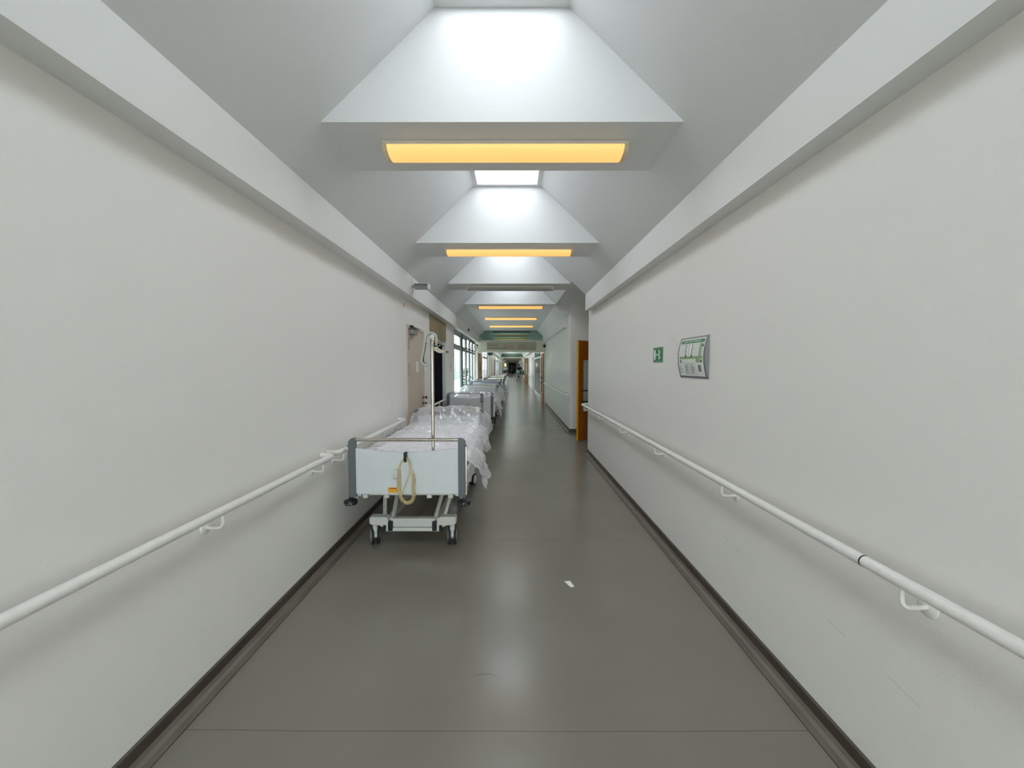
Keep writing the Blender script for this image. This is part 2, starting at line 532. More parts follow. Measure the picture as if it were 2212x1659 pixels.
# ------------------------------------------------------------------ left beige door
d1 = sempty('door_1', (XL, (D0 + D1) / 2, 0))
d1['label'] = 'beige flush door in the left wall with grey closer'
hw = (D1 - D0) / 2
f = MB()
f.box(-.10, .015, -hw, -hw + .05, 0, 2.19); f.box(-.10, .015, hw - .05, hw, 0, 2.19); f.box(-.10, .015, -hw + .05, hw - .05, 2.145, 2.19)
f.build('door_frame', 'beigef', d1, .003)
leaf = MB().box(-.045, .004, -hw + .053, hw - .053, .008, 2.14).build('door_leaf', 'beige', d1, .002)
box('threshold_back', 'beige', -.24, -.2, -hw, hw, 0, 2.19, d1)
cl = MB().box(.004, .065, -hw + .12, -hw + .42, 2.06, 2.125).build('door_closer', 'silver', d1, .006)
MB().box(.015, .055, -hw + .14, -hw + .62, 2.16, 2.18).build('slide_rail', 'silver', cl, .004)
MB().box(.02, .058, -hw + .13, -hw + .20, 2.155, 2.19).build('rail_end_cap', 'black', cl, .004)
MB().tube([(.05, -hw + .25, 2.12), (.05, -hw + .3, 2.17)], .007).build('closer_arm', 'black', cl)
for z in (.25, 1.55, 1.91):
    h = MB().box(.0, .024, -hw + .035, -hw + .075, z - .08, z + .08)
    h.lathe([(0, z - .085), (.011, z - .085), (.011, z + .085), (0, z + .085)], (.022, -hw + .053, 0))
    h.build('hinge', 'silver', d1, 0)
hd = MB()
hd.lathe([(0, .004), (.027, .004), (.027, .012), (.012, .014), (.011, .05), (.024, .058), (.026, .075), (.018, .082), (0, .083)], (0, hw - .10, 1.07), 'x', 20)
hd.build('door_knob', 'brown', d1, smooth=40)
hd = MB()
hd.lathe([(0, .004), (.025, .004), (.025, .012), (.011, .014), (.011, .05), (.020, .056), (.020, .07), (0, .071)], (0, hw - .10, .975), 'x', 20)
hd.build('lock_cylinder', 'brown', d1, smooth=40)
nt_ = MB().box(XL + .005, XL + .0075, 6.00, 6.15, 1.50, 1.665)
tag(nt_.build('paper_notice', 'paper'), 'small white paper notice taped on the beige door', 'notice')

# ------------------------------------------------------------------ lift niche with bronze panels
n1 = sempty('door_2', (XL, (E0 + E1) / 2, 0))
n1['label'] = 'dark navy doors in a niche below bronze panels'
hn = (E1 - E0) / 2
pm = MB()
for k in range(3):
    a = -hn + k * 2 * hn / 3
    pm.box(-.011, .003, a + .004, a + 2 * hn / 3 - .004, 2.145, 2.55)
pm.build('bronze_panel', 'bronze', n1, .002)
box('soffit', 'bronze2', -.24, .0, -hn, hn, 2.125, 2.142, n1)
dm = MB()
for k in range(3):
    a = -hn + .06 + k * (2 * hn - .12) / 3
    dm.box(-.10, -.075, a + .003, a + (2 * hn - .12) / 3 - .003, 0.005, 2.09)
dm.build('door_leaf', 'navy', n1, .003)
jm = MB()
jm.box(-.2, -.0, -hn, -hn + .06, 0, 2.125); jm.box(-.2, 0.0, hn - .06, hn, 0, 2.125); jm.box(-.2, -.06, -hn + .06, hn - .06, 2.09, 2.125)
jm.build('door_jamb', 'white', n1, .002)
box('niche_back', 'navy', -.25, -.21, -hn, hn, 0, 2.14, n1)

# ------------------------------------------------------------------ glazed front on the left (y 9.9 - 15.86)
def glazed(n, y0, y1, tilt, dark=True):
    r = sempty('window_%d' % n, (XL - .026, (y0 + y1) / 2, 0))
    h = (y1 - y0) / 2
    f = MB()
    fw = .06
    f.box(-.024, .024, -h, -h + fw, 0, 2.55); f.box(-.024, .024, h - fw, h, 0, 2.55)
    f.box(-.024, .024, -h + fw, h - fw, 0, .12); f.box(-.024, .024, -h + fw, h - fw, 2.04, 2.13)
    f.box(-.024, .024, -h + fw, h - fw, 2.47, 2.55)
    f.box(-.008, .008, -h + fw, -h + fw + .02, .12, 2.04); f.box(-.008, .008, h - fw - .02, h - fw, .12, 2.04)
    f.build('window_frame', 'alu', r, .004)
    MB().box(-.004, .004, -h + fw + .02, h - fw - .02, .12, 2.04).build('pane', 'glass', r)
    m = Matrix.Translation((.018, 0, 2.135)) @ Matrix.Rotation(math.radians(tilt), 4, 'Y')
    s = MB()
    a, b2 = -h + fw + .01, h - fw - .01
    for q in ((a, a + .045, 0, .33), (b2 - .045, b2, 0, .33), (a, b2, 0, .045), (a, b2, .285, .33)):
        s.box(-.028, -.008, q[0], q[1], q[2], q[3], m)
    so = s.build('vent_sash', 'alu' if not tilt else 'darkwood', r, .003)
    MB().box(-.026, -.018, a + .045, b2 - .045, .045, .285, m).build('sash_pane', 'glass', so)
    return r
spans = [(9.93, 11.45, 0), (11.72, 12.62, 0), (12.76, 13.66, 26), (13.80, 14.70, 26), (14.84, 15.78, 26)]
for i, (a, b_, t) in enumerate(spans):
    nwin += 1
    glazed(nwin, a, b_, t)
pg = [(11.45, 11.72), (12.62, 12.76), (13.66, 13.80), (14.70, 14.84)]
for i, (a, b_) in enumerate(pg):
    struct(box('trim_%d' % (6 + i), 'darkwood', XL - .06, XL + .0, a, b_, 0, ZB))
struct(box('trim_10', 'alu', XL - .05, XL - .0, G0 - .0, G0 + .03, 0, ZB))

# outside
gr = box('ground', 'pave', -60, -1.82, -40, 160, -.25, -.12)
struct(gr); struct(box('ground_back', 'pave', -1.82, 60, -40, BACK - .25, -.25, -.12)); struct(box('ground_right', 'pave', 6.3, 60, -7, 160, -.25, -.12))
bu = thing('blocking_building', 'grey building outside the glazed front, enlarged to hold back daylight', 'building', (-10, 20, -.1))  # made long and tall to cut the daylight through the side glazing
MB().box(-3, 3, -32, 32, 0, 12).build('facade', 'facade', bu)
for i in range(14):
    for j in range(4):
        w_ = MB().box(2.98, 3.04, -30 + i * 4.4, -28 + i * 4.4, 1.0 + j * 2.9, 2.6 + j * 2.9).build('building_window', 'facwin', bu)
sh = MB()
for k in range(240):
    a, zz = random.uniform(0, 2 * PI), random.uniform(.1, 1.5)
    rr = .55 * math.sin(min(1, zz / 1.6 * 1.2 + .15) * PI * .85) * random.uniform(.5, 1)
    c = Vector((rr * math.cos(a), rr * math.sin(a), zz))
    u = Vector((random.gauss(0, 1), random.gauss(0, 1), random.gauss(0, 1))).normalized() * .09
    v = u.orthogonal().normalized() * .05
    sh.face([c - u, c + v, c + u, c - v])
so = sh.build('shrub', 'leaf', None, recalc=False); so.location = (-3.6, 30, -.1)
tag(so, 'dark leafy shrub outside behind the glazing', 'shrub')

# ------------------------------------------------------------------ portal at y = 15.95
pt = MB()
pt.box(XL, XR, PORTAL, PORTAL + .15, 2.16, 2.63)
pt.box(XL - .02, XL + .075, PORTAL, PORTAL + .15, 0, 2.16); pt.box(XR - .05, XR + .02, PORTAL, PORTAL + .15, 0, 2.16)
pt.box(XL, XR, PORTAL - .015, PORTAL, 2.16, 2.20)
struct(pt.build('wall_portal', 'header', None, .004), 'pale header wall across the corridor with glass above')
nwin += 1
gw = sempty('window_%d' % nwin, (0, PORTAL + .07, 2.63))
gl = MB().prism([(BXL, 0.0), (BXR, 0.0), (BXR, ZT - 2.63), (SXR, ZC - 2.63 - .001), (SXL, ZC - 2.63 - .001), (BXL, ZT - 2.63)], 'y', -.006, .006)
gl.build('pane', 'gglass', gw)
fr = MB()
fr.box(BXL, BXR, -.03, .03, 0, .03); fr.box(BXL, BXL + .025, -.03, .03, .03, .2); fr.box(BXR - .025, BXR, -.03, .03, .03, .2)
fr.build('window_frame', 'frame_light', gw, .003)

# overhead direction sign on the header
sg = thing('direction_sign', 'long overhead direction board with lines of small text on the header', 'sign', (-.04, PORTAL - .015, 2.40))
MB().box(-1.02, 1.02, -.03, 0, -.16, .16).build('sign_board', 'signboard', sg, .004)
def bars(x0, ws, z, h, m, nm='text_line'):
    t = MB()
    x = x0
    for w_ in ws:
        t.box(x, x + w_, -.032, -.030, z - h / 2, z + h / 2); x += w_ + .02
    t.build(nm, m, sg)
bars(-.98, [.10, .16, .13], .045, .028, 'signtext'); bars(-.98, [.12, .08, .22, .15, .1], -.075, .03, 'signtext')
for k, z in enumerate((.055, .015, -.035, -.085)):
    bars(-.31, [[.18], [.1, .28], [.3, .08], [.22, .06, .1]][k], z, .018, 'signred')
    bars(.27, [[.1, .16], [.24, .1], [.12, .2], [.34]][k], z, .018, 'signred')
# black bell
bl = thing('alarm_bell', 'round black bell at the right end of the overhead header', 'bell', (1.32, PORTAL - .02, 2.41))
MB().lathe([(0, -.05), (.03, -.05), (.058, -.035), (.066, -.01), (.066, .0), (0, .0)], (0, 0, 0), 'y', 28).build('bell_dome', 'black', bl, smooth=40)
MB().box(.085, .10, -.03, 0.02, -.045, .045).build('bell_bracket', 'black', bl, .003)

# fire door leaves held open beyond the portal
def fire_leaf(n, x0, x1, s, y0=PORTAL + .18, y1=PORTAL + 1.25):
    r = sempty('door_%d' % n, (0, 0, 0))
    f = MB()
    f.box(x0, x1, y0, y0 + .13, 0.01, 2.12); f.box(x0, x1, y1 - .13, y1, 0.01, 2.12)
    f.box(x0, x1, y0 + .13, y1 - .13, 0.01, .42); f.box(x0, x1, y0 + .13, y1 - .13, 1.98, 2.12)
    f.build('door_leaf', 'orange', r, .003)
    MB().box((x0 + x1) / 2 - .005, (x0 + x1) / 2 + .005, y0 + .13, y1 - .13, .42, 1.98).build('door_pane', 'glass', r)
    for z in (.87, 1.09):
        hx = x0 - .06 if s < 0 else x1 + .06
        hb = MB().tube(fillet([((x0 + x1) / 2, y0 + .06, z), (hx, y0 + .06, z), (hx, y1 - .08, z), ((x0 + x1) / 2, y1 - .08, z)], .03), .014, 10)
        hb.build('push_bar', 'black', r, smooth=60)
    return r
fire_leaf(3, XL + .08, XL + .13, 1)
fire_leaf(4, XR - .10, XR - .05, -1)

# ------------------------------------------------------------------ orange door standing ajar in the recess
dr = sempty('door_5', (1.387, 8.05, 0))
dr['label'] = 'orange fire door with yellow edge standing open behind the right wall corner'
dr.rotation_euler = (0, 0, math.radians(41))
f = MB()
f.box(.0, .16, 0, .05, .012, 2.13); f.box(.92, 1.05, 0, .05, .012, 2.13); f.box(.16, .92, 0, .05, .012, .62); f.box(.16, .92, 0, .05, 1.72, 2.13)
f.build('door_leaf', 'orange', dr, .002)
MB().box(-.004, .0, .004, .046, .012, 2.125).build('door_edge', 'yellow', dr)
MB().box(.16, .92, .015, .035, .62, 1.72).build('door_panel', 'dpanel', dr)
lk = MB().lathe([(0, -.055), (.016, -.055), (.018, -.03), (.009, -.02), (.009, 0)], (.07, 0, 1.54), 'y', 16)
lk.lathe([(0, .105), (.016, .105), (.018, .08), (.009, .07), (.009, .05)], (.07, 0, 1.54), 'y', 16)
lk.build('door_knob', 'chrome', dr, smooth=40)
for z in (.84, 1.07):
    for s in (0, 1):
        y = -.055 if s == 0 else .105
        yy = 0 if s == 0 else .05
        MB().tube(fillet([(.09, yy, z), (.09, y, z), (.96, y, z), (.96, yy, z)], .03), .014, 10).build('push_bar', 'black', dr, smooth=60)
fr = MB()
fr.box(2.24, 2.42, 7.45, 7.50, 0, 2.16); fr.box(2.24, 2.42, 8.75, 8.80, 0, 2.16); fr.box(2.24, 2.42, 7.50, 8.75, 2.12, 2.16)
struct(fr.build('trim_11', 'orange', None, .003))

# ------------------------------------------------------------------ ceiling lights
def light_fixture(lit):
    r = bpy.data.objects.new('ceiling_light', None); COL.objects.link(r)
    L2 = 0.7975
    h = MB(); h.box(-L2, L2, -.095, .095, -.022, 0)
    h.build('lamp_housing', 'lamphouse', r, .004)
    poly = [(-.09, -.022)] + [(-.09 * math.cos(PI * k / 14), -.022 - .052 * math.sin(PI * k / 14) ** .8) for k in range(1, 14)] + [(.09, -.022)]
    d = MB().prism(poly, 'x', -L2 + .03, L2 - .03)
    d.build('diffuser', 'lamp' if lit else 'lampoff', r, smooth=50)
    for s in (-1, 1):
        c = MB().prism([(u * 1.04, v * 1.05 + .001) for u, v in poly], 'x', s * (L2 - .03), s * L2)
        c.build('end_cap', 'lampcap' if lit else 'lamphouse', r, .003)
    return r
lit0 = light_fixture(True); off0 = light_fixture(False)
ords = ['nearest lit ceiling light, large and orange, on the first cross strip',
        'second lit ceiling light from the front, on the second cross strip',
        'unlit grey ceiling light on the third cross strip',
        'lit ceiling light on the fourth strip, first beyond the unlit one',
        'lit ceiling light second beyond the unlit one, under flat ceiling',
        'lit ceiling light third beyond the unlit one, just before the green glass',
        'unlit ceiling light seen just behind the green glass, uppermost of three',
        'unlit ceiling light behind the green glass, middle one of three',
        'lit ceiling light seen through the green glass over the header']
used = {True: False, False: False}
for k in range(9):
    lit = k not in (2, 6, 7)
    src = lit0 if lit else off0
    o = src if not used[lit] else copy_tree(src)
    used[lit] = True
    y = P0 + PER * k + BW / 2 - .01 + (0.12 if k == 6 else 0)
    o.location = (-.045, y, ZC)
    tag(o, ords[k], 'ceiling light', 'ceiling lights along the corridor')

# ------------------------------------------------------------------ handrails
def handrail(label, side, y0, y1, brackets, end0=True, end1=True, joint=None, wrap=False, name='handrail'):
    s = 1 if side == 'L' else -1
    xw = XL if side == 'L' else XR
    xr = xw + s * .09
    zr = .89
    r = thing(name, label, 'handrail', (xw, (y0 + y1) / 2, 0))
    ox, oy = xw, (y0 + y1) / 2
    pts = []
    if end0:
        pts.append((xw - ox, y0 - oy, zr))
    pts += [(xr - ox, y0 - oy, zr), (xr - ox, y1 - oy, zr)]
    if end1:
        pts.append(((xw - ox) if not wrap else -s * .12, y1 - oy, zr))
    m = MB().tube(fillet(pts, .07), .0215, 18)
    # fine ridge along the inner side
    m.build('rail', 'rail', r, smooth=60)
    for yb in brackets:
        p = fillet([(s * .004, yb - oy, zr - .085), (s * .09, yb - oy, zr - .085), (s * .09, yb - oy, zr - .015)], .03)
        a = MB().tube(p, .0075, 10)
        a.lathe([(0, s * .006), (.012, s * .006), (.014, 0)], (0, yb - oy, zr - .085), 'x', 16)
        bo = a.build('bracket', 'rail', r, smooth=60)
        MB().lathe([(0, s * .008), (.026, s * .008), (.032, s * .004), (.033, 0)], (0, yb - oy, zr - .085), 'x', 24).build('rosette', 'rail', bo, smooth=40)
    if joint is not None:
        MB().tube([(xr - ox, joint - .0025 - oy, zr), (xr - ox, joint + .0025 - oy, zr)], .0222, 18).build('joint_ring', 'black', r, smooth=60)
    return r
handrail('long white handrail on the left wall, running past the camera to the bed', 'L', -3.0, 3.00, [-1.6, -.45, .75, 1.85, 2.85], True, True)
handrail('white handrail on the left wall alongside the nearest bed', 'L', 3.10, 5.05, [3.2, 4.2, 4.9], True, True)
handrail('short white handrail on the left wall crossing the dark navy niche', 'L', 6.80, 9.55, [6.86, 7.9, 9.0], True, True)
handrail('long white handrail with black joint ring on the near right wall', 'R', -3.0, 7.06, [-2.1, -1.0, .11, 1.23, 2.32, 3.43, 4.56, 5.69, 6.85], True, True, 1.366, True)
handrail('white handrail on the further right wall beyond the orange door', 'R', 9.28, 15.7, [9.4, 10.5, 11.6, 12.7, 13.8, 14.9], True, True)

# ------------------------------------------------------------------ exit sign
W_, H_ = .237, .142
ex = thing('exit_sign', 'green emergency exit sign with running figure on the right wall', 'sign', (XR, 3.622, 1.702))
# local frame: x -> along -Y (picture left to right), build directly in world-aligned local coords
def sy(u):      # u 0..1 from far (left) to near (right)
    return W_ / 2 - u * W_
def sz(v):      # v 0..1 from top down
    return H_ / 2 - v * H_
MB().box(-.004, 0, -W_ / 2, W_ / 2, -H_ / 2, H_ / 2).build('sign_plate', 'exitrim', ex, .001)
MB().box(-.0046, -.004, -W_ / 2 + .006, W_ / 2 - .006, -H_ / 2 + .012, H_ / 2 - .012).build('sign_field', 'exitgreen', ex)
pc = MB()
def spoly(pts, x=-.0052):
    pc.prism([(sy(u), sz(v)) for u, v in pts], 'x', x, -.0046)
spoly([(.09, .17), (.17, .17), (.17, .84), (.09, .84)]); spoly([(.19, .17), (.27, .17), (.27, .84), (.19, .84)])
spoly([(.30, .47), (.56, .45), (.56, .52), (.30, .54)])
spoly([(.27, .505), (.34, .42), (.36, .45), (.36, .56), (.34, .59)])
pc.prism([(sy(.60) + .008 * math.cos(a * PI / 6), sz(.22) + .010 * math.sin(a * PI / 6)) for a in range(12)], 'x', -.0052, -.0046)
spoly([(.59, .29), (.66, .29), (.70, .44), (.68, .60), (.62, .58), (.64, .44)])
spoly([(.64, .29), (.74, .25), (.78, .38), (.75, .39), (.72, .31), (.65, .34)])
spoly([(.55, .46), (.63, .38), (.66, .42), (.58, .51)])
spoly([(.63, .56), (.69, .56), (.72, .68), (.80, .72), (.79, .77), (.69, .74)])
spoly([(.60, .56), (.66, .58), (.64, .84), (.60, .84)])
pc.build('pictogram', 'exitwhite', ex)

# ------------------------------------------------------------------ escape plan in a curved frame
PW, PH = .44, .309
ep = thing('escape_plan', 'framed evacuation plan in a curved silver holder on the right wall', 'sign', (XR, 2.90, 1.6615))
def cx(t, off=0.0):
    return -(.005 + .027 * math.sin(PI * t) + off)
def patch(mb, u0, u1, v0, v1, off, n=None):
    n = n or max(1, int(abs(v1 - v0) * 24))
    prev = None
    for k in range(n + 1):
        v = v0 + (v1 - v0) * k / n
        z = PH / 2 - v * PH
        x = cx(v, off)
        cur_ = (mb.bm.verts.new((x, PW / 2 - u0 * PW, z)), mb.bm.verts.new((x, PW / 2 - u1 * PW, z)))
        if prev:
            mb.bm.faces.new((prev[0], prev[1], cur_[1], cur_[0]))
        prev = cur_
prof = [(0, PH / 2)] + [(cx(k / 24), PH / 2 - PH * k / 24) for k in range(25)] + [(0, -PH / 2)]
MB().prism(prof, 'y', -PW / 2, PW / 2).build('plan_holder', 'silver', ep, smooth=30)
# prism 'y' uses (x,z) pairs
pp = MB(); patch(pp, .05, .95, .04, .95, .0012, 24); pp.build('plan_sheet', 'paper', ep, smooth=60, recalc=False)
g = MB(); patch(g, .08, .92, .07, .155, .002); g.build('title_band', 'plangreen', ep, recalc=False)
g = MB()
patch(g, .08, .92, .47, .535, .002); patch(g, .70, .84, .53, .62, .0022); patch(g, .80, .87, .17, .47, .002)
g.build('escape_route', 'planlight', ep, recalc=False)
g = MB()
for u in (.09, .145, .205, .27, .325, .40, .44, .55, .595, .66, .715, .77, .90):
    patch(g, u, u + .006, .18, .46, .0024)
for u in (.30, .53):
    patch(g, u, u + .02, .18, .46, .0022)
for u in (.09, .20, .30, .42, .53, .62, .90):
    patch(g, u, u + .006, .55, .63, .0024)
patch(g, .09, .65, .63, .636, .0024); patch(g, .09, .78, .178, .184, .0024)
patch(g, .27, .68, .66, .666, .0024); patch(g, .27, .68, .90, .906, .0024)
for u in (.27, .472, .676):
    patch(g, u, u + .005, .66, .905, .0024)
for k in range(9):
    patch(g, .29, .29 + random.uniform(.08, .16), .69 + k * .023, .70 + k * .023, .0024)
    patch(g, .50, .50 + random.uniform(.08, .15), .69 + k * .023, .70 + k * .023, .0024)
for k in range(7):
    patch(g, .08, .08 + random.uniform(.05, .13), .68 + k * .03, .69 + k * .03, .0024)
patch(g, .76, .86, .68, .84, .0024)
g.build('plan_lines', 'plangrey', ep, recalc=False)
for u, v in ((.31, .44), (.11, .555), (.88, .20), (.86, .56), (.52, .43)):
    g = MB(); patch(g, u, u + .045, v, v + .06, .003)
    g.build('plan_symbol', 'plandark', ep, recalc=False)
tx = bpy.data.curves.new('title_text', 'FONT'); tx.body = 'FLUCHT- UND RETTUNGSPLAN'; tx.size = .019; tx.align_x = 'CENTER'; tx.align_y = 'CENTER'; tx.extrude = .0001
tx.materials.append(M['exitwhite'])
to = bpy.data.objects.new('title_text', tx); COL.objects.link(to)
bpy.context.view_layer.update()
tme = bpy.data.meshes.new_from_object(to)
bpy.data.objects.remove(to)
to = bpy.data.objects.new('title_text', tme); COL.objects.link(to); to.parent = ep
xa = cx(.112, .0032)
slope = math.atan2(cx(.155) - cx(.07), -(.085 * PH))
zx = Vector((cx(.07) - cx(.155), 0, .085 * PH)).normalized()
X_ = Vector((0, -1, 0)); Z_ = X_.cross(zx)
mm = Matrix((X_, zx, Z_)).transposed().to_4x4(); mm.translation = (xa, 0, PH / 2 - .112 * PH)
to.matrix_local = mm

# ------------------------------------------------------------------ small wall things
def plate(name, label, cat, loc, parts):
    r = thing(name, label, cat, loc)
    for nm, m, b_ in parts:
        MB().box(*b_).build(nm, m, r, .002)
    return r
plate('light_switch', 'small white light switch on the left wall between handrail and beige door', 'switch', (XL, 4.68, 1.115),
      [('switch_plate', 'switch', (0, .01, -.04, .04, -.04, .04)), ('rocker', 'white', (.01, .014, -.027, .027, -.027, .027))])
for k, (z, m_, nm) in enumerate(((1.66, 'silver', 'uppermost small square switch beside the glazed front'), (1.58, 'black', 'dark middle switch of the column beside the glazed front'), (1.50, 'silver', 'lowest small square switch beside the glazed front'))):
    plate('light_switch', nm, 'switch', (XL, 9.35, z), [('switch_plate', 'switch', (0, .01, -.038, .038, -.038, .038)), ('rocker', m_, (.01, .015, -.024, .024, -.024, .024))])
st = MB().lathe([(0, .0015), (.028, .0012), (.034, 0)], (XL, 5.38, 2.44), 'x', 9)
tag(st.build('wall_stain', 'stain'), 'small ochre stain high on the left wall above the beige door', 'stain')
# lamp on the left beam
bls = thing('wall_lamp', 'small white tube lamp projecting from the left beam', 'lamp', (BXL, 5.38, 2.69))
MB().box(0, .012, -.035, -.015, -.04, .13).build('cable_duct', 'white', bls, .002)
MB().tube([(0, -.03, .0), (.03, -.03, .0)], .012, 10).build('lamp_stem', 'silver', bls, smooth=60)
MB().prism([(-.045, .028), (.045, .028), (.06, -.005), (.05, -.03), (-.05, -.03), (-.06, -.005)], 'x', .03, .215).build('lamp_body', 'silver', bls, .004)
MB().prism([(-.05, .034), (.05, .034), (.066, -.006), (.054, -.036), (-.054, -.036), (-.066, -.006)], 'x', .215, .235).build('lamp_cap', 'white', bls, .004)
MB().box(.02, .23, -.06, .06, .034, .042).build('lamp_cover', 'white', bls, .003)
# little dark hook on the beam further on
tag(MB().box(BXL, BXL + .04, 12.0, 12.05, 2.67, 2.75).build('detector', 'black', None, .006), 'tiny dark detector on the left beam above the glazed front', 'detector')
# scrap on the floor
sc = MB(); sc.prism([(-.030, .040), (.012, .044), (.034, -.024), (.022, -.036), (.004, -.034)], 'z', 0, .0022)
so = sc.build('paper_scrap', 'paper'); so.location = (.415, 2.74, .0005)
tag(so, 'small white scrap of paper lying on the grey floor', 'paper scrap')
# scuff marks on the lower right wall
sm = MB()
for y0, z0, y1, z1, w_ in ((1.62, .50, 1.53, .485, .0013), (1.36, .47, 1.24, .452, .0012), (2.44, .50, 2.39, .49, .002), (2.33, .485, 2.25, .475, .002), (2.42, .47, 2.41, .465, .004), (1.85, .46, 1.8, .455, .001), (.98, .33, .93, .325, .001)):
    sm.face([(-.0006, y0, z0), (-.0006, y1, z1), (-.0006, y1, z1 + w_), (-.0006, y0, z0 + w_)])
so = sm.build('scuff_marks', 'scuff', None, recalc=False); so.parent = wall_r; so.location = (XR, 0, 0)
fm = MB()
def mark(pts, w_):
    for (x0, y0), (x1, y1) in zip(pts, pts[1:]):
        fm.face([(x0, y0, .0006), (x1, y1, .0006), (x1, y1 + w_, .0006), (x0, y0 + w_, .0006)])
mark([(-.20, 1.91), (-.12, 1.925), (-.08, 1.905)], .003); mark([(.04, 1.98), (.09, 1.93), (.17, 1.78)], .002); mark([(-.065, 2.10), (-.055, 2.105)], .01)
mark([(.98, 1.76), (.985, 1.745)], .008)
fo = fm.build('floor_marks', mat('floor_mark', (104, 101, 94), .5), None, recalc=False)
fo.parent = bpy.data.objects['floor']
# ------------------------------------------------------------------ hospital bed
BW2 = .49     # half width over the posts
def end_board(parent, name, y, s, curved=True, ztop=.98):
    """y is the outer face, s=+1 when the outer face looks to -y (foot end)"""
    ya, yb = (y, y + .035) if s > 0 else (y - .035, y)
    n = 20
    top = [((-BW2 + .05) + (2 * BW2 - .1) * k / n, .909 - .036 * (math.sin(PI * k / n) ** 1.1 if curved else 0)) for k in range(n + 1)]
    pan = MB().prism([(-BW2 + .05, .52)] + top + [(BW2 - .05, .52)], 'y', ya + .008, yb - .008)
    pn = pan.build(name, 'panel', parent, .0015)
    for sx in (-1, 1):
        xo, xi = sx * BW2, sx * (BW2 - .06)
        arc = [(xo - sx * .045 + sx * .045 * math.cos(a), ztop - .03 + .045 * math.sin(a)) for a in [PI / 2 * k / 6 for k in range(7)]]
        arc = [(x_, z_) for x_, z_ in arc]
        poly = [(xo, .495)] + arc + [(xi, ztop + .015), (xi, .495)]
        MB().prism(poly, 'y', ya - .004, yb + .004).build('board_post', 'grey', pn, .004)
        MB().box(xo, xo + sx * .012, ya + .006, yb - .006, .51, .925).build('post_strip', 'chrome', pn, .002)
        MB().box(xo - sx * .002, xo + sx * .006, ya - .006, yb + .006, .925, .938).build('post_collar', 'grey', pn, .001)
        bx = MB().lathe([(0, .472), (.03, .474), (.052, .468), (.056, .455), (.052, .436), (.03, .430), (0, .430)], (xo - sx * .012, (ya + yb) / 2 - s * .01, 0), 'z', 24)
        bx.box(xo - sx * .012 - .012, xo - sx * .012 + .012, ya, yb, .46, .50)
        bx.build('bumper_roller', 'black', pn, smooth=40)
        dots = MB()
        for k in (-1, 0, 1):
            dots.lathe([(0, 0), (.008, .0), (.008, .003)], (xo - sx * .012 + k * .024, (ya + yb) / 2 - s * (.066 - abs(k) * .006), .45), 'y', 10)
        dots.build('roller_stud', 'grey', pn)
    MB().tube([(-BW2 + .055, (ya + yb) / 2, ztop - .001), (BW2 - .055, (ya + yb) / 2, ztop - .001)], .0145, 16).build('top_rail', 'chrome', pn, smooth=60)
    return pn

def caster(parent, x, y, rz=0):
    hood = MB()
    m = Matrix.Translation((x, y, 0)) @ Matrix.Rotation(rz, 4, 'Z')
    hood.lathe([(0, .205), (.02, .205), (.022, .15), (.03, .14), (.03, .12), (0, .11)], (x, y, 0), 'z', 16)
    arc = [(.015 + .056 * math.cos(a), .085 + .056 * math.sin(a)) for a in [PI * k / 10 for k in range(-1, 11)]]
    nb = len(hood.bm.verts)
    hood.prism(arc + [(-.03, .07), (.0, .05)], 'x', -.012, .012)
    hood.bm.verts.ensure_lookup_table()
    bmesh.ops.transform(hood.bm, matrix=m, verts=hood.bm.verts[nb:])
    h = hood.build('caster', 'steelw', parent, .002)
    for sx in (-1, 1):
        ty, hb = MB(), MB()
        a, b_ = (.014, .036) if sx > 0 else (-.036, -.014)
        ty.lathe([(.052, a), (.071, a), (.0755, a + .004), (.0755, b_ - .004), (.071, b_), (.052, b_), (.052, a)], (0, .015, .076), 'x', 32)
        o_ = b_ if sx > 0 else a
        hb.lathe([(0, o_ + sx * .003), (.03, o_ + sx * .006), (.058, o_ + sx * .001), (.058, (a + b_) / 2), (0, (a + b_) / 2)], (0, .015, .076), 'x', 28)
        for q_ in (ty, hb):
            bmesh.ops.transform(q_.bm, matrix=m, verts=q_.bm.verts[:])
        ty.build('tyre', 'tyre', h, smooth=40); hb.build('wheel_cover', 'steelw', h, smooth=40)
    return h

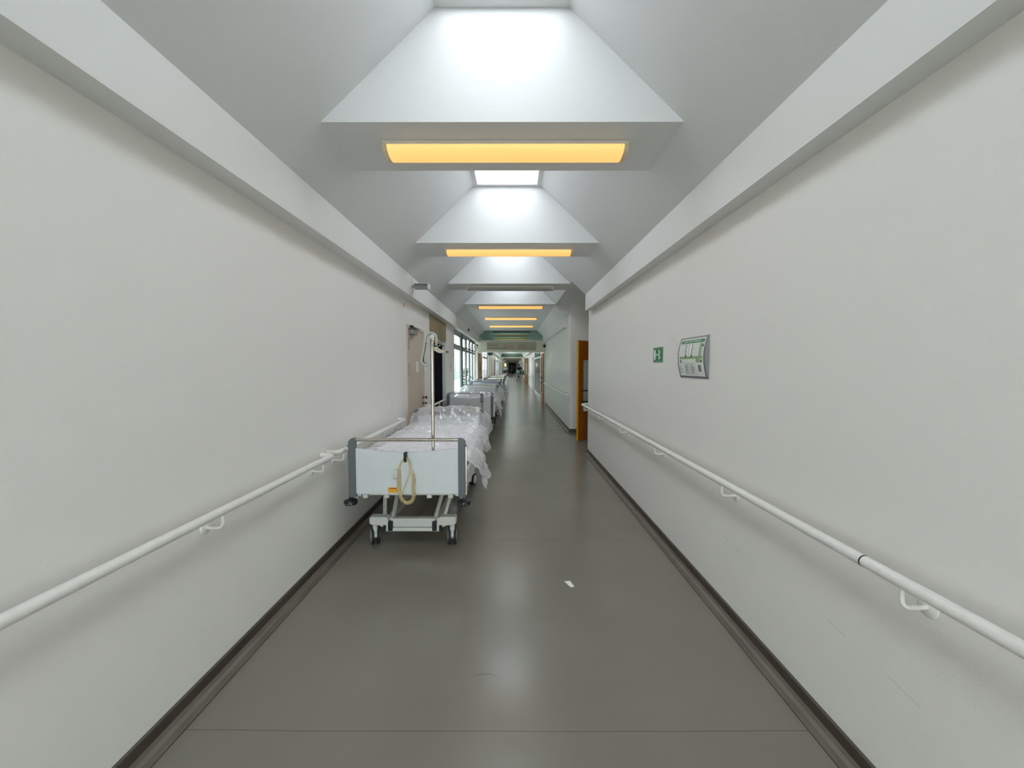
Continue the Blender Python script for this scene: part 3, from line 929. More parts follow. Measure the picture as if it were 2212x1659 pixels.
LEN = 2.16
def make_bed():
    r = bpy.data.objects.new('hospital_bed', None); COL.objects.link(r)
    end_board(r, 'foot_board', 0, 1)
    end_board(r, 'head_board', LEN, -1, curved=False)
    # upper frame
    u = MB()
    for sx in (-1, 1):
        u.box(sx * .44, sx * .40, .04, LEN - .04, .49, .545)
    for y in (.05, .7, 1.4, LEN - .10):
        u.box(-.40, .40, y, y + .05, .495, .54)
    for k in range(-3, 4):
        u.box(k * .11 - .02, k * .11 + .02, .1, LEN - .1, .545, .557)
    u.build('mattress_frame', 'steelw', r, .004)
    for x_ in (-.36, -.18, .18, .36):
        MB().box(x_ - .02, x_ + .02, .02, .06, .48, .515).build('board_bracket', 'steelw', r, .003)
    MB().box(-.43, .43, .06, LEN - .06, .558, .70).build('mattress', 'mattress', r, .03, seg=4)
    # undercarriage
    c = MB()
    for y, s in ((.20, 1), (LEN - .20, -1)):
        c.box(-.20, .20, y - .03, y + .03, .165, .245)
        for sx in (-1, 1):
            arm = [(sx * .20, .16), (sx * .22, .25), (sx * .25, .262), (sx * .375, .262), (sx * .385, .25), (sx * .385, .20), (sx * .36, .188), (sx * .30, .185), (sx * .25, .16), (sx * .225, .13), (sx * .20, .13)]
            if sx < 0:
                arm = list(reversed(arm))
            c.prism(arm, 'y', y - .04, y + .04)
    for sx in (-1, 1):
        c.box(sx * .25, sx * .20, .20, LEN - .20, .19, .24)
    c.build('base_frame', 'steelw', r, .008, seg=3)
    for y in (.17, LEN - .17):
        MB().tube([(-.235, y, .147), (.235, y, .147)], .018, 12).build('cross_tube', 'steelw', r, smooth=60)
    for y in (.165, LEN - .165):
        for sx in (-1, 1):
            MB().box(sx * .175, sx * .215, y - .02, y + .02, .14, .225).build('pivot_block', 'black', r, .006)
            MB().box(sx * .235, sx * .262, y - .015, y + .015, .13, .19).build('pivot_block', 'black', r, .006)
    for sx in (-1, 1):
        for P_, Q_, hw_ in ((Vector((sx * .185, .18, .21)), Vector((sx * .235, .62, .50)), .020), (Vector((sx * .17, 1.95, .21)), Vector((sx * .17, 1.2, .50)), .022)):
            MB().tube([P_, Q_], hw_, 4).build('lift_arm', 'steelw', r, .003)
        m = MB().tube([(sx * .265, .22, .22), (sx * .33, .44, .50)], .018, 4)
        m.build('brace', 'steelw', r, .003)
    ac = MB().tube([(.03, .45, .44), (.02, 1.0, .28)], .03, 14)
    ac.tube([(.05, .18, .50), (.04, .3, .43)], .018, 10); ac.box(-.03, .08, .95, 1.2, .20, .34)
    ac.build('lift_motor', 'black', r, smooth=50)
    for sx in (-1, 1):
        for y in (.20, LEN - .24):
            caster(r, sx * .345, y, (.42 if sx < 0 else .16) if y < 1 else -.3)
    # folded side guards
    for sx in (-1, 1):
        s = MB()
        xo = sx * .455
        for y0, y1 in ((.30, 1.05), (1.15, 1.95)):
            s.box(xo - .012, xo + .012, y0, y1, .47, .535); s.box(xo - .012, xo + .012, y0, y1, .56, .625)
            for y in (y0 + .05, (y0 + y1) / 2, y1 - .09):
                s.box(xo - .009, xo + .009, y, y + .04, .42, .625)
        s.build('side_guard', 'white', r, .005)
        k = MB()
        k.box(xo - .02, xo + .016, .06, .16, .44, .60); k.box(xo - .02, xo + .016, LEN - .18, LEN - .08, .44, .60)
        k.build('guard_bracket', 'steelw', r, .006)
    return r

def grid_obj(name, m, nu, nv, fn, parent=None, smooth=True):
    bm = bmesh.new()
    V = [[bm.verts.new(fn(i / nu, j / nv)) for i in range(nu + 1)] for j in range(nv + 1)]
    for j in range(nv):
        for i in range(nu):
            bm.faces.new((V[j][i], V[j][i + 1], V[j + 1][i + 1], V[j + 1][i]))
    me = bpy.data.meshes.new(name); bm.to_mesh(me); bm.free()
    me.materials.append(M[m])
    if smooth:
        for p in me.polygons:
            p.use_smooth = True
    o = bpy.data.objects.new(name, me); COL.objects.link(o)
    if parent:
        o.parent = parent
    return o

def ridged(p, oct_=3):
    a, f, s = 1.0, 1.0, 0.0
    for _ in range(oct_):
        n_ = 1 - abs(noise.noise(p * f)) * 2
        s += a * n_ * n_ ; f *= 2.1; a *= .5
    return s

def make_duvet():
    def fn(u, v):
        x = (u - .5) * .92
        y = .05 + v * (LEN - .12)
        e = min(u, 1 - u) * 2
        edge = min(1, e * 8) ** .5
        ey = min(1, min(v, 1 - v) * 22) ** .5
        z = .712 + (.085 + .018 * noise.noise(Vector((x * 4, y * 3, 1.3)))) * edge * ey
        z += .010 * ridged(Vector((x * 3.5 + y * .8, y * 2.2, .5)), 2) * edge * ey
        return (x * (1.0 - .0 * v), y, z)
    d = grid_obj('duvet', 'duvet', 60, 110, fn)
    b_ = MB().box(-.455, .455, .055, LEN - .075, .702, .713).build('duvet_underside', 'duvet', d)
    return d

def make_sheet(seed, m='sheet', front_over=False, drop=.22, nm='plastic_sheet', nu=150, nv=190, rise=.175, cut=0.0):
    sd = seed * 17.3
    A = .455
    def fn(u, v):
        y = -.0 + v * (LEN + .06 - cut) + (.045 if not front_over else -.04)
        t = (u - .5) * 2
        hem = drop * (1 + .35 * noise.noise(Vector((y * 2.2, sd, 0))) + .25 * noise.noise(Vector((y * 6, sd, 3))))
        if seed == 1:
            hem *= 1.0 - .45 * max(0, (y - .4)) / 1.8
            hem += .10 * max(0, 1 - abs(y - .42) / .25)
        S = A + hem + .05
        s = t * S
        sg_ = 1 if s > 0 else -1
        a = abs(s)
        z0 = .835
        # rise over the head board
        k = max(0.0, min(1.0, (v - .84) / .13)); k = k * k * (3 - 2 * k)
        z0 += rise * k
        if front_over:
            k2 = max(0.0, min(1.0, (.11 - v) / .09)); k2 = k2 * k2 * (3 - 2 * k2)
            z0 += .172 * k2
        wr_ = ridged(Vector((s * 2.6 + y * 1.5 + sd, y * 3.2 - s * .8, sd)), 3)
        wr2 = ridged(Vector((s * 7 + sd, y * 3.0 + s * 5, 2 + sd)), 2)
        wv = .026 * wr_ + .012 * wr2 - .010
        if a <= A:
            x = s; z = z0 + max(wv, -.004)
            z -= .03 * max(0, (a - A + .08) / .08) ** 2
        else:
            d_ = a - A
            ang = min(1, d_ / .09)
            fl = .035 + .05 * noise.noise(Vector((y * 3 + sd, d_ * 3, 7))) + .02 * wr2
            if seed == 1 and sg_ > 0:
                fl += .045 * max(0, 1 - abs(y - .5) / .6)
            if sg_ < 0:
                fl = .008 * wr2
                d_ *= .45
            x = sg_ * (A + .045 * math.sin(ang * PI / 2) + max(0, d_ - .03) * (.25 if sg_ > 0 else 0) + fl * min(1, d_ / .12))
            z = z0 - .03 - (d_ - .03 * math.sin(ang * PI / 2)) + wv * .4
            x += sg_ * .018 * noise.noise(Vector((y * 14, d_ * 4, sd)))
        # tail past the boards
        if v > .985 and not cut:
            z -= (v - .985) / .015 * .06
        if front_over and v < .02:
            z -= (.02 - v) / .02 * .05 * (1 + .5 * noise.noise(Vector((s * 4, 0, sd))))
        return (x, y, z)
    return grid_obj(nm, m, nu, nv, fn)

def lifting_pole(parent, px=.20):
    p = MB().tube(fillet([(px, .11, .50), (px, .11, 1.85), (px, .62, 1.80)], .10, 8), .0145, 16)
    po = p.build('lifting_pole', 'chrome', parent, smooth=60)
    sp = [(.224, 1.774), (.227, 1.850), (.209, 1.876), (.180, 1.885), (.151, 1.873), (.133, 1.844), (.127, 1.797), (.115, 1.727), (.101, 1.657), (.107, 1.625), (.130, 1.610), (.162, 1.616), (.190, 1.640)]
    path = smooth_path([(x_ + px - .20, .16, z_) for x_, z_ in sp], 5)   # strap loop
    s = MB()
    prev = None
    n = len(path)
    for i, q_ in enumerate(path):
        t = (path[min(i + 1, n - 1)] - path[max(i - 1, 0)]).normalized()
        nn = Vector((t.z, 0, -t.x)) * .0085
        yy = Vector((0, .014, 0))
        ring = [s.bm.verts.new(q_ + a) for a in (nn + yy, nn - yy, -nn - yy, -nn + yy)]
        if prev:
            for k in range(4):
                s.bm.faces.new((prev[k], prev[(k + 1) % 4], ring[(k + 1) % 4], ring[k]))
        prev = ring
    s.build('strap', 'strap', po, .002)
    tt = MB()
    for k in range(22):       # toothed inner face of the strap
        q_ = path[30 + k] if 30 + k < n else path[-1]
        t = (path[min(31 + k, n - 1)] - q_).normalized()
        nn = Vector((t.z, 0, -t.x))
        c = q_ - nn * .009 if (q_ - nn * .009).x > q_.x else q_ + nn * .009
        tt.box(c.x - .004, c.x + .004, .148, .172, c.z - .004, c.z + .004)
    tt.build('strap_teeth', 'black', po)
    MB().box(px - .079, px - .060, .150, .165, 1.555, 1.640).build('strap_tail', 'strap', po, .004)
    MB().lathe([(0, .135), (.020, .135), (.024, .142), (.024, .18), (.020, .187), (0, .187)], (px - .008, 0, 1.847), 'y', 28).build('strap_wheel', 'steelw', po, smooth=40)
    h = MB()
    hx = px - .125
    h.prism([(hx + .045, 1.775), (hx + .075, 1.782), (hx + .11, 1.760), (hx + .15, 1.745), (hx + .178, 1.738), (hx + .176, 1.728), (hx + .14, 1.722), (hx + .10, 1.722), (hx + .06, 1.745)], 'y', .51, .58)
    h.build('grab_handle', 'handle', po, .008, seg=3)
    MB().tube([(hx + .06, .55, 1.77), (px + .0, .55, 1.805)], .004, 8).build('handle_strap', 'strap', po)
    MB().lathe([(0, .50), (.009, .50), (.011, .545), (.009, .59), (0, .59)], (hx + .178, 0, 1.733), 'y', 12).build('handle_tip', 'brown', po, smooth=40)
    return po

def power_cord(parent):
    yf = -.018
    hk = MB().box(-.018, .004, -.03, .02, .815, .88)
    hk.box(-.018, .004, -.03, -.008, .80, .83)
    C = [(-.061, .729), (-.064, .65), (-.063, .566), (-.045, .494), (-.005, .4545), (.042, .470), (.062, .526), (.052, .582), (.063, .645), (.042, .721)]
    path = smooth_path([(a, yf, z) for a, z in C], 40)
    ln = [0]
    for a, b_ in zip(path, path[1:]):
        ln.append(ln[-1] + (b_ - a).length)
    tot = ln[-1]
    turns = int(tot / .0108)
    pts = []
    steps = turns * 10
    k = 0
    for i in range(steps + 1):
        s = tot * i / steps
        while k < len(ln) - 2 and ln[k + 1] < s:
            k += 1
        t = (s - ln[k]) / max(1e-9, ln[k + 1] - ln[k])
        p = path[k].lerp(path[k + 1], t)
        d = (path[k + 1] - path[k]).normalized()
        n1_ = Vector((d.z, 0, -d.x))
        a = 2 * PI * i / 10
        rr = .0135
        pts.append(p + n1_ * rr * math.cos(a) + Vector((0, 1, 0)) * .011 * math.sin(a))
    cm = MB().tube(pts, .0030, 6)
    cm.tube(smooth_path([(.042, yf, .735), (.036, yf, .78), (.018, yf, .825), (-.007, yf - .004, .84), (-.033, yf, .815), (-.055, yf, .775), (-.066, yf, .745)], 6), .0034, 8)
    cm.tube(smooth_path([(-.061, yf, .73), (-.045, yf - .004, .79), (-.01, yf - .008, .833), (.02, yf - .006, .80), (.026, yf - .006, .72), (.0, yf - .006, .63), (-.028, yf - .006, .56), (-.043, yf - .004, .51)], 6), .0034, 8)
    co = cm.build('power_cord', 'cord', parent, smooth=60)
    hk.build('cord_hook', 'black', co, .003)
    pl = MB().lathe([(0, .735), (.010, .735), (.011, .705), (.02, .70), (.021, .672), (0, .67)], (-.088, yf, 0), 'z', 14)
    pl.build('plug', 'panel', co, .002)
    pn = MB()
    for x_ in (-.097, -.079):
        pn.tube([(x_, yf, .672), (x_ - .003, yf, .652)], .0024, 8)
    pn.build('plug_pin', 'chrome', co)
    return co

def hand_control(parent, x=.25, ztop=1.0):
    b_ = MB().box(x - .028, x + .028, -.075, -.048, ztop - .155, ztop + .005)
    o = b_.build('hand_control', 'ctrl', parent, .008)
    k = MB()
    for i in range(5):
        for s in (-1, 1):
            k.box(x + s * .012 - .007, x + s * .012 + .007, -.078, -.074, ztop - .03 - i * .025, ztop - .015 - i * .025)
    k.build('control_button', 'steelw', o, .001)
    MB().tube(smooth_path([(x, -.06, ztop - .155), (x + .008, -.05, ztop - .25), (x + .022, -.02, ztop - .33), (x + .035, -.015, ztop - .40), (x + .05, .0, ztop - .46)], 6), .005, 8).build('control_cable', 'black', o, smooth=60)
    return o

BX = -.885
bed1 = make_bed()
bed1.location = (BX, 3.18, 0)
proto = copy_tree(bed1)
lifting_pole(bed1)
power_cord(bed1)
sk = MB().box(-.160, -.082, -.0, .0075, .535, .577).build('sticker', 'sticker', bed1)
sk['label'] = 'yellow sticker with red print'
MB().box(-.145, -.09, -.001, 0, .567, .574).build('sticker_print', 'red', sk)
tag(bed1, 'nearest white hospital bed with lifting pole and coiled cream cord on its end board', 'hospital bed', 'hospital beds parked along the left wall')

# bed positions (near end y) and what tells each one apart
beds = [(8.02, -.885, 'second hospital bed, black remote control hanging on its end board'),
        (10.35, -.86, 'third hospital bed along the left wall, dark hook on its rail'),
        (12.70, -.90, 'fourth hospital bed along the left wall, bluish plastic sheet on it'),
        (15.05, -.80, 'fifth hospital bed, standing partly through the header opening'),
        (19.2, -.86, 'sixth hospital bed, first one wholly beyond the header'),
        (21.8, -.90, 'seventh hospital bed, second one beyond the header'),
        (24.6, -.84, 'eighth and farthest hospital bed of the row by the left wall')]
allbeds = [bed1]
for i, (y, x, lab) in enumerate(beds):
    o = proto if i == 0 else copy_tree(proto)
    allbeds.append(o)
for o, (y, x, lab) in zip(allbeds[1:], beds):
    o.location = (x, y, .03 if y < 11 else .02)
    o.location.z = 0
    tag(o, lab, 'hospital bed', 'hospital beds parked along the left wall')
for o, dz in zip(allbeds[1:], (.04, .10, .10, .08, .05, .04, .04)):     # beds raised to different heights
    for ch in o.children:
        kind_ = ch.name.split('.')[0]
        if kind_ in ('lift_arm', 'brace', 'lift_motor'):
            ch.scale.z = 1 + dz / .5
        elif kind_ not in ('base_frame', 'cross_tube', 'pivot_block', 'caster'):
            ch.location.z = dz
    o['dz'] = dz
hand_control(allbeds[1])
ck = MB().tube(smooth_path([(-.09, .004, .77), (-.05, .004, .785), (-.035, .004, .82)], 5), .004, 6).build('dark_mark', 'black', allbeds[1])
hk = MB().tube(smooth_path([(.10, -.01, .80), (.105, -.02, .90), (.13, -.02, .935), (.155, -.02, .90), (.16, -.01, .80)], 5), .010, 8).build('cable_loop', 'black', allbeds[2], smooth=60)
for k in (4, 5, 6, 7):
    lifting_pole(allbeds[k], .08 if k % 2 else .22) if k in (5, 6, 7) else None
# drip stand look: slim poles with triangles are the lifting poles of the further beds

dv = make_duvet()
names = ['nearest', 'second', 'third', 'fourth', 'fifth', 'sixth', 'seventh', 'eighth']
for i, bd in enumerate(allbeds):
    d = dv if i == 0 else copy_tree(dv)
    d.location = bd.location; d.location.z = bd.get('dz', 0)
    tag(d, 'white duvet lying on the %s hospital bed' % names[i], 'duvet', 'duvets on the hospital beds')
s1 = make_sheet(1)
s1.location = bed1.location
tag(s1, 'crumpled clear plastic sheet draped over the nearest bed', 'plastic sheet', 'plastic sheets over the beds')
s2 = make_sheet(2, front_over=True, drop=.30, nu=110, nv=140)
s2.location = allbeds[1].location; s2.location.z = .04
tag(s2, 'clear plastic sheet hanging over the end and side of the second bed', 'plastic sheet', 'plastic sheets over the beds')
s3 = make_sheet(3, 'sheet', front_over=False, drop=.30, nu=90, nv=110, rise=.02, cut=.17)
for i in range(2, 8):
    if i == 2:
        o = s3
    elif i == 3:
        o = make_sheet(5, 'sheet2', front_over=True, drop=.28, nu=90, nv=110, rise=.02, cut=.10)
    else:
        o = s3.copy(); COL.objects.link(o); o.data = o.data
    o.location = allbeds[i].location; o.location.z = allbeds[i]['dz']
    tag(o, 'clear plastic sheet draped over the %s hospital bed' % names[i], 'plastic sheet', 'plastic sheets over the beds')

# ------------------------------------------------------------------ corridor beyond the portal
def wl_seg(y0, y1, m='wall'):
    return MB().box(XL - .25, XL, y0, y1, 0, 3.2)
wl2 = MB()
for y0, y1 in ((PORTAL + .15, 19.6), (23.4, 35.5), (41.5, 46), (52, END)):
    wl2.box(XL - .06, XL, y0, y1, 0, 3.2)
for y0, y1 in ((19.6, 23.4), (35.5, 41.5), (46, 52)):
    wl2.box(XL - .06, XL, y0, y1, 2.5, 3.2)
struct(wl2.build('wall_left_far', 'wall'))
wr2 = MB()
for y0, y1 in ((PORTAL + .15, 18.8), (23.9, END)):
    wr2.box(XR, XR + .22, y0, y1, 0, 3.2)
wr2.box(XR, XR + .22, 18.8, 23.9, 2.5, 3.2)
struct(wr2.build('wall_right_beyond', 'wall'))
def simple_window(y0, y1, side, n_, m='alu'):
    global nwin
    nwin += 1
    x = XL - .025 if side == 'L' else XR + .025
    r = sempty('window_%d' % nwin, (x, (y0 + y1) / 2, 0))
    h = (y1 - y0) / 2
    f = MB(); st_ = (y1 - y0) / n_
    for k in range(n_ + 1):
        f.box(-.018, .018, -h + k * st_ - .04, -h + k * st_ + .04, 0, 2.5)
    f.box(-.018, .018, -h, h, 0, .12); f.box(-.018, .018, -h, h, 2.42, 2.5); f.box(-.015, .015, -h, h, 2.0, 2.08)
    f.build('window_frame', m, r)
    MB().box(-.005, .005, -h, h, .1, 2.45).build('pane', 'glass', r)
simple_window(19.6, 23.4, 'L', 4, 'darkwood'); simple_window(35.5, 41.5, 'L', 5); simple_window(46, 52, 'L', 5)
simple_window(18.8, 23.9, 'R', 4, 'bluegl')
rr = MB(); rr.box(XR + .22, 6.0, 18.6, 18.75, 0, 3.2); rr.box(XR + .22, 6.0, 23.95, 24.1, 0, 3.2); rr.box(6.0, 6.1, 18.6, 24.1, 0, 3.2); rr.box(XR + .22, 6.1, 18.6, 24.1, 3.0, 3.1); rr.box(XR + .22, 6.1, 18.6, 24.1, -.1, 0)
struct(rr.build('wall_side_room', 'wall'))
def flat_door(n, side, y0, y1, m, z1=2.1):
    x = XL if side == 'L' else XR
    s = 1 if side == 'L' else -1
    r = sempty('door_%d' % n, (x, (y0 + y1) / 2, 0))
    h = (y1 - y0) / 2
    MB().box(0, s * .03, -h, h, 0.005, z1).build('door_leaf', m, r, .003)
    f = MB(); f.box(0, s * .04, -h - .06, -h, 0, z1 + .06); f.box(0, s * .04, h, h + .06, 0, z1 + .06); f.box(0, s * .04, -h, h, z1, z1 + .06)
    f.build('door_frame', 'beigef', r)
    MB().tube(fillet([(s * .03, -h + .1, 1.05), (s * .08, -h + .1, 1.05), (s * .08, -h + .24, 1.05)], .02), .01, 8).build('door_handle', 'black', r)
flat_door(6, 'R', 24.3, 26.3, 'maroon'); flat_door(7, 'R', 36.5, 38, 'dblue'); flat_door(8, 'R', 41, 43, 'dblue'); flat_door(9, 'R', 48, 50, 'maroon')
flat_door(10, 'L', 27.3, 28.6, 'curtain'); flat_door(11, 'L', 31, 32.5, 'dblue'); flat_door(12, 'L', 43, 44.5, 'ltwood'); flat_door(13, 'R', 56, 60, 'ltwood'); flat_door(14, 'L', 54, 56, 'maroon')
# beige door leaf standing open into the corridor, right
do = sempty('door_15', (XR - .02, 32.6, 0)); do.rotation_euler = (0, 0, math.radians(12))
MB().box(-.36, 0, -.02, .03, .01, 2.25).build('door_leaf', 'ltwood', do, .003)
MB().box(-.24, -.12, -.024, -.02, .9, 1.8).build('door_pane', 'dpanel', do)
MB().tube([(-.30, -.02, 1.05), (-.30, -.08, 1.05)], .02, 8).build('door_handle', 'black', do)
handrail('white handrail on the right wall beyond the header', 'R', 26.6, 32.2, [27, 29, 31], True, True)
# curtains on the left
for k, (y, m_) in enumerate(((25.0, 'curtain'), (25.9, 'curtain'))):
    c = MB().prism([(XL + .02 + .02 * math.sin(i * 1.7), y + i * .04) for i in range(17)] + [(XL + .005, y + .64), (XL + .005, y)], 'z', .3, 2.45)
    tag(c.build('curtain', m_, None, smooth=50), ['nearer', 'farther'][k] + ' beige curtain on the left wall beyond the header', 'curtain', 'beige curtains beyond the header')
# further glass header and lintel
hd2 = MB(); hd2.box(XL, XR, 45.4, 45.55, 2.5, 2.62); hd2.box(XL, XL + .1, 45.4, 45.55, 0, 2.5); hd2.box(XR - .1, XR, 45.4, 45.55, 0, 2.5)
struct(hd2.build('wall_portal_middle', 'header'))
nwin += 1
gw = sempty('window_%d' % nwin, (0, 45.47, 2.62))
MB().prism([(BXL, 0), (BXR, 0), (BXR, ZT - 2.62), (SXR, ZC - 2.621), (SXL, ZC - 2.621), (BXL, ZT - 2.62)], 'y', -.005, .005).build('pane', 'gglass', gw)
hd3 = MB(); hd3.box(XL, XR, 60, 60.2, 2.45, 3.05)
struct(hd3.build('wall_portal_far', 'signboard'))
# end wall with dark door
ew = MB(); ew.box(-1.8, -.87, END, END + .2, 0, 3.3); ew.box(.83, 1.7, END, END + .2, 0, 3.3); ew.box(-.87, .83, END, END + .2, 2.3, 3.3)
struct(ew.build('wall_end', 'wall'))
de = sempty('door_16', (0, END, 0))
de['label'] = 'dark green double door closing the far end of the corridor'
MB().box(-.87, .35, .05, .1, 0, 2.3).build('door_leaf', 'dteal', de); MB().box(.35, .83, .05, .1, 0, 2.3).build('door_leaf', 'teal', de)
# hanging exit sign beyond the portal
hs = thing('exit_sign', 'small dark hanging exit sign just beyond the header opening, left', 'sign', (-1.18, 20.4, 2.22))
MB().box(-.12, .12, -.02, .02, -.075, .075).build('sign_box', 'plandark', hs, .004)
MB().box(-.10, .10, -.024, -.02, -.05, .05).build('sign_field', 'teal', hs)
MB().tube([(-.06, 0, .075), (-.06, 0, .83)], .006, 8).build('hanging_rod', 'silver', hs); MB().tube([(.06, 0, .075), (.06, 0, .83)], .006, 8).build('hanging_rod', 'silver', hs)
# glowing poster far left
ps = thing('lit_poster', 'glowing yellow and white poster at the far left of the corridor', 'poster', (-1.08, 61.5, 1.75))
MB().box(-.36, .16, -.02, .03, -.36, .36).build('poster_frame', 'white', ps, .01)
MB().box(-.2, .08, -.03, -.02, -.28, .22).build('poster_print', 'poster', ps)
MB().box(-.36, -.30, .03, .08, -1.75, -.3).build('poster_stand', 'silver', ps); MB().box(.10, .16, .03, .08, -1.75, -.3).build('poster_stand', 'silver', ps)

# equipment carts far left
def cart(label, x, y):
    r = thing('equipment_cart', label, 'cart', (x, y, 0), 0, 'dark carts far down the corridor')
    f = MB()
    for sx in (-.3, .3):
        for sy_ in (-.4, .4):
            f.box(sx - .02, sx + .02, sy_ - .02, sy_ + .02, .1, 1.25)
    f.build('cart_frame', 'black', r, .004)
    for z in (.25, .62, 1.0):
        MB().box(-.32, .32, -.42, .42, z, z + .03).build('shelf', 'grey', r, .004)
    MB().box(-.26, .22, -.35, .3, 1.03, 1.36).build('cart_load', 'plangrey', r, .02)
    MB().box(-.25, .25, -.36, .3, .65, .92).build('cart_load', 'black', r, .02)
    MB().box(-.22, .24, -.36, .3, .28, .5).build('cart_load', 'ltwood', r, .02)
    for sx in (-.28, .28):
        for sy_ in (-.38, .38):
            MB().lathe([(0, -.02), (.06, -.02), (.06, .02), (0, .02)], (sx, sy_, .06), 'x', 16).build('wheel', 'tyre', r)
    return r
cart('dark loaded equipment cart, nearer one, far down the left side', -.95, 52.0)
cart('dark loaded equipment cart, farther one, below the glowing poster', -.85, 57.0)

# ------------------------------------------------------------------ people
def skinned(name, joints, edges, radii, m, parent, root=0, sub=2):
    me = bpy.data.meshes.new(name)
    me.from_pydata([Vector(j) for j in joints], edges, [])
    o = bpy.data.objects.new(name, me); COL.objects.link(o)
    o.parent = parent
    md = o.modifiers.new('skin', 'SKIN')
    for i, v in enumerate(me.skin_vertices[0].data if me.skin_vertices else []):
        pass
    if not me.skin_vertices:
        bpy.context.view_layer.objects.active = o
    for i, sv in enumerate(me.skin_vertices[0].data):
        rr_ = radii[i]
        sv.radius = (rr_, rr_) if not isinstance(rr_, tuple) else rr_
        sv.use_root = (i == root)
    md.use_smooth_shade = True
    s = o.modifiers.new('sub', 'SUBSURF'); s.levels = sub; s.render_levels = sub
    me.materials.append(M[m])
    return o
def person(label, loc, rz, lean=0.0, reach=False, walk=.12, top='navycloth', legs='trouser'):
    r = thing('person', label, 'person', loc, rz)
    ly = lean
    hip = (0, 0, .93); ch = (0, ly * .5, 1.22); sh = (0, ly, 1.42); nk = (0, ly * 1.15, 1.50); hd_ = (0, ly * 1.3, 1.63); tp = (0, ly * 1.32, 1.72)
    J = [hip, ch, sh, nk, hd_, tp]
    R = [(.10, .07), (.10, .07), (.10, .06), .05, (.078, .095), .05]
    E = [(0, 1), (1, 2), (2, 3), (3, 4), (4, 5)]
    hands = []
    for s in (-1, 1):
        b0 = len(J)
        if reach:
            arm = [(s * .19, ly, 1.38), (s * .27, ly + .12, 1.18), (s * .27, ly + .34, 1.05), (s * .27, ly + .42, 1.04)]
        else:
            arm = [(s * .19, ly, 1.38), (s * .23, ly - .03 * s, 1.10), (s * .24, ly + .06 * s, .86), (s * .24, ly + .08 * s, .79)]
        J += arm; R += [.045, .038, .032, .030]
        E += [(2, b0), (b0, b0 + 1), (b0 + 1, b0 + 2), (b0 + 2, b0 + 3)]
        hands.append(arm[-1])
        b1 = len(J)
        dy = walk * s
        leg = [(s * .09, 0, .86), (s * .10, dy * .6 + .03, .48), (s * .10, dy, .09), (s * .10, dy + .14, .035)]
        J += leg; R += [.065, .05, .040, .036]
        E += [(0, b1), (b1, b1 + 1), (b1 + 1, b1 + 2), (b1 + 2, b1 + 3)]
        # fingers
        hx, hy, hz = arm[-1]
        base = len(J) - 5
        hi = b0 + 3
        for k in range(5):
            off = (k - 2) * .018
            fb = len(J)
            if reach:
                p1, p2 = (hx + off, hy + .06, hz), (hx + off, hy + .09, hz - .03)
            else:
                p1, p2 = (hx, hy + off, hz - .06), (hx - s * .01, hy + off + .005, hz - .10)
            if k == 0:
                p1, p2 = ((hx - s * .04, hy + .03, hz), (hx - s * .05, hy + .05, hz - .01)) if reach else ((hx - s * .02, hy + .04, hz - .03), (hx - s * .03, hy + .05, hz - .06))
            J += [p1, p2]; R += [.009, .008]; E += [(hi, fb), (fb, fb + 1)]
    skinned('body', J, E, R, 'skin', r)
    # jacket and trousers
    JJ = [hip, ch, sh, nk]; RR = [(.19, .14), (.19, .14), (.20, .13), .075]; EE = [(0, 1), (1, 2), (2, 3)]
    for s in (-1, 1):
        b0 = len(JJ)
        if reach:
            JJ += [(s * .19, ly, 1.38), (s * .27, ly + .12, 1.18), (s * .27, ly + .32, 1.06)]
        else:
            JJ += [(s * .19, ly, 1.38), (s * .23, ly - .03 * s, 1.10), (s * .24, ly + .05 * s, .89)]
        RR += [.085, .07, .055]; EE += [(2, b0), (b0, b0 + 1), (b0 + 1, b0 + 2)]
    skinned('jacket', JJ, EE, RR, top, r)
    JJ = [(0, 0, .95)]; RR = [(.18, .14)]; EE = []
    for s in (-1, 1):
        b0 = len(JJ); dy = walk * s
        JJ += [(s * .09, 0, .86), (s * .10, dy * .6 + .03, .48), (s * .10, dy, .10)]; RR += [.115, .085, .07]
        EE += [(0, b0), (b0, b0 + 1), (b0 + 1, b0 + 2)]
    skinned('trousers', JJ, EE, RR, legs, r)
    for s in (-1, 1):
        MB().box(s * .10 - .045, s * .10 + .045, walk * s - .08, walk * s + .19, 0, .085).build('shoe', 'black', r, .03, seg=3)
    h = MB()
    h.lathe([(0, .125), (.05, .112), (.088, .06), (.098, .0), (.092, -.05), (.085, -.06)], (0, 0, 0), 'z', 20)
    ho = h.build('hair', 'hair', r, smooth=60); ho.location = (0, ly * 1.31 - .015, 1.66); ho.scale = (.95, 1.08, 1)
    fc = MB()
    for s in (-1, 1):
        fc.lathe([(0, .0), (.012, 0), (.012, .008), (0, .010)], (s * .032, .083, 0), 'y', 10)
    fo_ = fc.build('eyes', 'black', r); fo_.location = (0, ly * 1.3, 1.625)
    ns = MB().prism([(-.014, -.03), (.014, -.03), (.0, .02)], 'y', .08, .108).build('nose', 'skin', r, .004); ns.location = (0, ly * 1.3, 1.61)
    mo = MB().box(-.025, .025, .083, .09, -.005, .005).build('mouth', 'brown', r, .002); mo.location = (0, ly * 1.3, 1.555)
    return r
person('person in dark clothes walking in the middle of the far corridor', (-.12, 64.5, 0), 0, 0.0, False, .14, 'darkcloth')
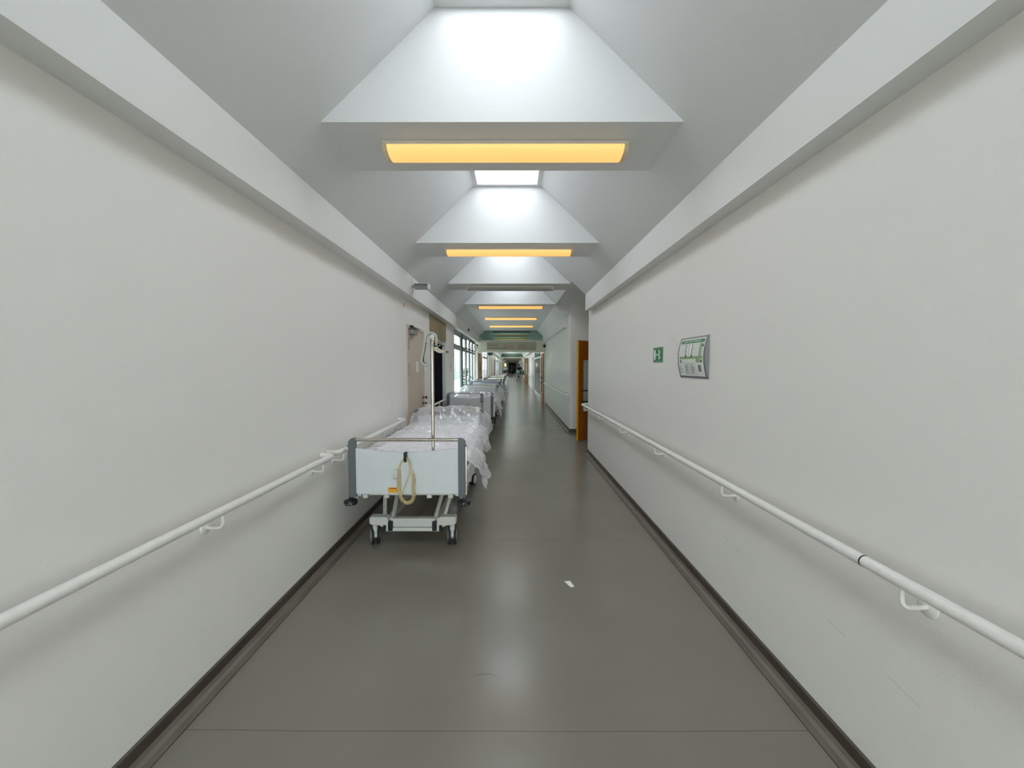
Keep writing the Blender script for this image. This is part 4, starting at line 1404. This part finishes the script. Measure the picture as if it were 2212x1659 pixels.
person('person in dark jacket bending over and pushing the trolley bed', (.76, 43.05, 0), PI, .26, True, .2, 'navycloth')

# trolley bed pushed along the right side
tr = thing('trolley_bed', 'wheeled trolley bed with green and grey bedding pushed along the right', 'trolley', (.85, 40.2, 0))
f = MB()
for sx in (-.42, .42):
    f.box(sx - .02, sx + .02, 0, 2.0, .62, .68)
f.box(-.44, .44, 0, .05, .60, .68); f.box(-.44, .44, 1.95, 2.0, .60, .68)
for y in (.3, 1.7):
    f.tube([(-.36, y, .16), (0, y, .34), (.36, y, .16)], .025, 8); f.tube([(0, y, .34), (0, 1.0, .62)], .03, 8)
f.tube([(-.40, .1, .68), (-.40, .06, .30), (.40, .06, .30), (.40, .1, .68)], .018, 8)
f.build('trolley_frame', 'silver', tr)
MB().box(-.40, .40, .02, 1.95, .68, .78).build('mattress', 'black', tr, .03)
fb = MB().tube(fillet([(-.42, .02, .62), (-.42, .02, 1.12), (.42, .02, 1.12), (.42, .02, .62)], .12), .018, 8).build('end_rail', 'silver', tr, smooth=60)
MB().tube(fillet([(-.42, 1.98, .62), (-.42, 1.98, 1.08), (.42, 1.98, 1.08), (.42, 1.98, .62)], .12), .018, 8).build('end_rail', 'silver', tr, smooth=60)
MB().box(-.40, -.18, .06, .7, .78, 1.10).build('green_blanket', 'greencl', tr, .04)
for k in range(4):
    MB().box(-.15 + k * .13, -.05 + k * .13, .06, .8, .78, 1.07).build('grey_pillow', 'stripe' if k % 2 == 0 else 'navycloth', tr, .03)
for sx in (-.40, .40):
    for y in (.22, 1.78):
        w_ = MB().lathe([(0, -.025), (.09, -.025), (.10, -.015), (.10, .015), (.09, .025), (0, .025)], (sx, y, .10), 'x', 20).build('wheel', 'tyre', tr, smooth=40)
        MB().lathe([(0, -.03), (.05, -.03), (.05, .03), (0, .03)], (sx, y, .10), 'x', 16).build('wheel_hub', 'steelw', w_)
        MB().tube([(sx, y, .10), (sx, y, .2), (sx * .9, y, .22)], .018, 8).build('wheel_fork', 'silver', w_)
